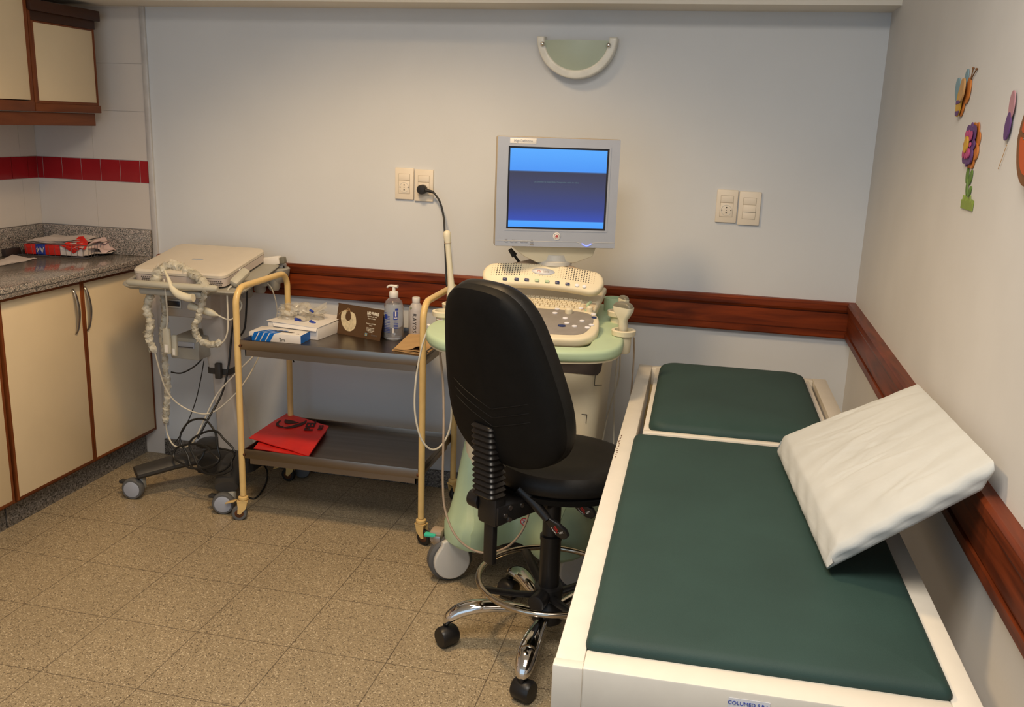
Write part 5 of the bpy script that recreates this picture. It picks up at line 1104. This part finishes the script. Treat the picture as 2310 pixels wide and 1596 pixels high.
text('COLUMED S.R.L.', .0085, lb @ Matrix.Translation((0, .014, .001)), 'ink_blue', stl, 'label_lettering', world=False); text('Av. La Plata 2130 Tel.', .0055, lb @ Matrix.Translation((0, .004, .001)), 'panel_grey', stl, 'label_lettering', world=False); text('Buenos Aires', .0055, lb @ Matrix.Translation((0, -.004, .001)), 'panel_grey', stl, 'label_lettering', world=False)
mb = MB(); rnd = random.Random(3)
for i in range(26):
    y = rnd.uniform(-.02, .17); x = -HX + .004 + rnd.uniform(0, .004); s = rnd.uniform(.001, .003); mb.box(x - s * .6, x + s * .6, y - s, y + s, ZB - .0002, ZB + .0003)
mb.build('paint_chip', 'rust', fr, world=False)

# ================================================================== WEDGE CUSHION
A1 = Vector((-.318, -1.272, .737)); D1 = Vector((-.262, -1.890, .737)); B1_ = Vector((-.036, -1.278, .893)); C1 = Vector((-.034, -1.905, .925)); TV = Vector((.010, 0, .046))
wt = root('foam_cushion', (A1 + C1) / 2, 'square white cloth-covered foam cushion leaning from exam table against wall rail', 'cushion')
e1 = (D1 - A1).normalized(); e2 = ((B1_ - A1) + (C1 - D1)).normalized(); nn = e1.cross(e2).normalized(); nn = nn if nn.z > 0 else -nn
th_ = .060; G = 26; tb = bmesh.new(); rnd = random.Random(21)
def surf(u, v, w_):      # u along e1 0..1, v along e2, w thickness
    b_ = (A1 * (1 - u) + D1 * u) * (1 - v) + (B1_ * (1 - u) + C1 * u) * v
    edge = min(u, 1 - u, v, 1 - v)
    puff = .006 * min(1, edge / .12) ** .5
    wr = .0016 * abs(math.sin(v * 3 + u * 16 + math.sin(v * 3))) * math.sin(PI * v) ** .5 + .0008 * math.sin(u * 47 + v * 6) + .0005 * math.sin(v * 31 - u * 12)
    if w_ > .5:
        for u0, sl, va, vb, am, sg, wd_ in CR:
            if va < v < vb: wr += am * sg * math.exp(-((u - u0 - sl * (v - .5)) / wd_) ** 2) * math.sin(PI * (v - va) / (vb - va))
    return b_ + TV * w_ * (1 + .15 * v) + nn * ((puff + wr) * (w_ if w_ > .5 else 0))
NU, NV = 120, 72
rc = random.Random(4); CR = [(rc.uniform(.03, .97), rc.uniform(-.35, .25), rc.uniform(0, .5), rc.uniform(.5, 1), rc.uniform(.0008, .0026), rc.choice((-1, 1, 1)), rc.uniform(.006, .016)) for _ in range(30)]
V = {}
def vert(i, j, k):
    if (i, j, k) not in V:
        p = surf(i / NU, j / NV, k / 6)
        if 0 < k < 6:   # side walls: soft bulge and creases
            bl = math.sin(PI * k / 6); o = Vector((0, 0, 0))
            if i == 0: o -= e1
            if i == NU: o += e1
            if j == 0: o -= e2
            if j == NV: o += e2
            if o.length: p += o.normalized() * (.007 * bl + .0022 * math.sin(i * .275 + k * 1.4) * bl + .0022 * math.sin(j * .4 + k * 1.1) * bl)
        V[(i, j, k)] = tb.verts.new(p)
    return V[(i, j, k)]
for k in (0, 6):
    for i in range(NU):
        for j in range(NV): tb.faces.new((vert(i, j, k), vert(i + 1, j, k), vert(i + 1, j + 1, k), vert(i, j + 1, k)))
for k in range(6):
    for i in range(NU):
        for j in (0, NV): tb.faces.new((vert(i, j, k), vert(i + 1, j, k), vert(i + 1, j, k + 1), vert(i, j, k + 1)))
    for j in range(NV):
        for i in (0, NU): tb.faces.new((vert(i, j, k), vert(i, j + 1, k), vert(i, j + 1, k + 1), vert(i, j, k + 1)))
bmesh.ops.recalc_face_normals(tb, faces=tb.faces[:])
es = [e for e in tb.edges if e.calc_face_angle(0) > R(50)]
mb = MB(); mb._merge(tb)
# little cloth ears at the corners
for c_, d_ in ((A1, -e1 * .8 - e2), (B1_, -e1 + e2 * .3), (D1, e1 * .4 - e2 * .6)):
    t2 = bmesh.new(); c2 = c_ + TV * .4; d_ = d_.normalized(); s_ = nn
    ring = [t2.verts.new(p) for p in (c2 - d_ * .012 + s_ * .016, c2 - d_ * .012 - s_ * .014, c2 + d_ * .014 - s_ * .006)]; top = t2.verts.new(c2 + d_ * .004 + d_.cross(s_) * .010); bot = t2.verts.new(c2 + d_ * .004 - d_.cross(s_) * .010)
    for a, b in ((0, 1), (1, 2), (2, 0)): t2.faces.new((ring[a], ring[b], top)); t2.faces.new((ring[b], ring[a], bot))
    mb._merge(t2)
wo = mb.build('cloth_cover', 'cotton', wt, ang=75)

# ================================================================== WALL STICKERS (right wall, plane x=0; local u = -y (towards camera), v = z)
def W(y, z, d): return Matrix(((0, 0, -1, -d), (-1, 0, 0, y), (0, 1, 0, z), (0, 0, 0, 1)))    # (u, v, out)
def petal(mb, M, r0, r1, wd, a): # elongated ellipse from r0 to r1
    c = (r0 + r1) / 2; mb.prism(ell((r1 - r0) / 2, wd, 22, c * math.cos(a), c * math.sin(a), a), 0, .0015 + .00025 * ((a * 1.2732) % 8), M)
# flower
fl = root('flower_sticker', (0, -1.36, 1.50), 'purple and pink foam flower sticker with green stem and grass on right wall', 'wall sticker')
M1 = W(-1.366, 1.4905, .001); mb = MB()
for k in range(8): petal(mb, M1, .010, .050, .017, R(22 + 45 * k))
mb.build('back_petals', 'foam_orange', fl)
M2 = W(-1.352, 1.492, .006); mb = MB()
for k in range(8): petal(mb, M2, .006, .050 if k % 2 else .046, .019 if k % 2 else .011, R(45 * k))
ft = mb.build('front_petals', 'foam_purple', fl)
mb = MB()
for k in range(8): petal(mb, W(-1.352, 1.492, .0100), .014, .036 if k % 2 else .030, .010 if k % 2 else .005, R(45 * k))
mb.build('petal_centre', 'foam_pink', ft)
MB().prism(ell(.013, .017, 22), 0, .004, W(-1.352, 1.492, .0115)).build('flower_centre', 'foam_yellow', ft)
mb = MB(); mb.tube(spline([W(-1.350, 1.435, .002) @ Vector((0, 0, 0)), W(-1.368, 1.410, .002) @ Vector((0, 0, 0)), W(-1.378, 1.385, .002) @ Vector((0, 0, 0))], 5), .0016, 6)
for y, z, a, s in ((-1.352, 1.428, 100, 1.0), (-1.382, 1.425, 65, 1.0), (-1.365, 1.401, 115, .8), (-1.392, 1.397, 60, .75)): mb.prism(ell(.017 * s, .006 * s * 1.6, 18, 0, 0, R(a)), 0, .002, W(y, z, .001))
mb.build('stem', 'foam_leaf', fl)
mb = MB(); g = [(-.048, -.012), (-.05, .006), (-.042, .002), (-.038, .016), (-.028, .004), (-.02, .018), (-.01, .004), (.0, .014), (.008, .004), (.018, .019), (.026, .003), (.036, .012), (.044, .0), (.05, .010), (.048, -.012)]
mb.prism(g, 0, .0022, W(-1.385, 1.371, .0008)); mb.build('grass', 'foam_grass', fl)
# bee
be = root('bee_sticker', (0, -1.2, 1.60), 'yellow and purple foam bee sticker with blue wings above the flower sticker', 'wall sticker')
MB().prism(ell(.030, .022, 22, 0, 0, R(130)), 0, .002, W(-1.150, 1.612, .001)).build('wing', 'foam_bluewing', be); MB().prism(ell(.026, .016, 22, 0, 0, R(75)), 0, .002, W(-1.215, 1.628, .001)).build('wing', 'foam_bluewing', be)
mb = MB(); mb.prism(ell(.030, .020, 24, 0, 0, R(85)), 0, .002, W(-1.218, 1.581, .0015)); mb.prism(ell(.028, .020, 24, 0, 0, R(82)), 0, .0026, W(-1.252, 1.606, .0015)); mb.build('back_layer', 'foam_orange', be)
mb = MB(); mb.prism(ell(.033, .022, 24, 0, 0, R(85)), 0, .003, W(-1.205, 1.584, .006)); bb = mb.build('abdomen', 'foam_yellow', be)
mb = MB()
for dz in (-.026, -.002): mb.prism([(-.020, dz - .004), (.020, dz - .001), (.020, dz + .007), (-.020, dz + .004)] if dz > -.02 else [(-.012, dz - .005), (.012, dz - .004), (.018, dz + .006), (-.018, dz + .005)], 0, .001, W(-1.205, 1.584, .009))
mb.build('stripes', 'foam_purple', bb)
mb = MB(); mb.prism(ell(.025, .019, 24, 0, 0, R(80)), 0, .004, W(-1.238, 1.608, .010)); mb.build('head', 'foam_tan', be)
mb = MB()
for dy, dz in ((-1.270, 1.652), (-1.300, 1.648)): mb.tube([W(-1.262, 1.628, .003) @ Vector((0, 0, 0)), W(dy, dz, .003) @ Vector((0, 0, 0))], .0012, 6); mb.sph(W(dy, dz, .003) @ Vector((0, 0, 0)), .0028, 8)
mb.build('antennae', 'foam_brown', be)
# butterfly
bu = root('butterfly_sticker', (0, -1.62, 1.52), 'large orange and brown foam butterfly sticker cut by the right photo edge', 'wall sticker')
mb = MB(); w1 = [(0, 0), (.03, .055), (.075, .085), (.12, .085), (.14, .055), (.12, .02), (.06, -.005)]; w2 = [(0, 0), (.05, -.02), (.10, -.03), (.12, -.06), (.09, -.085), (.05, -.080), (.015, -.05)]
for i_, w_ in enumerate((w1, w2)): mb.prism([(p.x, p.y) for p in spline([(x, y, 0) for x, y in w_], 4, closed=True)], 0, .0020 + .0006 * i_, W(-1.715, 1.515, .012))
wg = mb.build('wings', 'foam_brown', bu)
mb = MB()
for i_, w_ in enumerate((w1, w2)): mb.prism([(p.x * .72 + .020, p.y * .72 + (.006 if i_ == 0 else -.006)) for p in spline([(x, y, 0) for x, y in w_], 4, closed=True)], 0, .0012 + .0004 * i_, W(-1.715, 1.515, .0145))
mb.build('wing_patch', 'foam_deep_orange', wg)
mb = MB(); mb.prism(ell(.026, .016, 22, 0, 0, R(95)), 0, .002, W(-1.612, 1.566, .004)); mb.build('far_wing', 'foam_pinkpale', bu)
MB().prism(ell(.026, .016, 22, 0, 0, R(80)), 0, .0026, W(-1.607, 1.528, .004)).build('far_wing', 'foam_purple', bu)
mb = MB(); mb.tube([W(-1.612, 1.495, .003) @ Vector((0, 0, 0)), W(-1.58, 1.45, .003) @ Vector((0, 0, 0))], .0006, 6); mb.build('antenna', 'foam_tan', bu)

# ================================================================== GROUPS
for o in bpy.data.objects:
    if o.parent is None and 'label' in o:
        for k_, g_ in (('ultrasound_probe', 'ultrasound probes'), ('wrapped_cable', 'plastic-wrapped probe cables on the cart'), ('socket_plate', 'wall sockets on the back wall'), ('base_cabinet', 'base cabinets under the worktop'), ('wall_cabinet', 'wall cabinets above the worktop'), ('probe_connector', 'probe connectors on the cart'), ('hanging_cable', 'cables hanging from the ultrasound machine')):
            if o.name.startswith(k_): o['group'] = g_
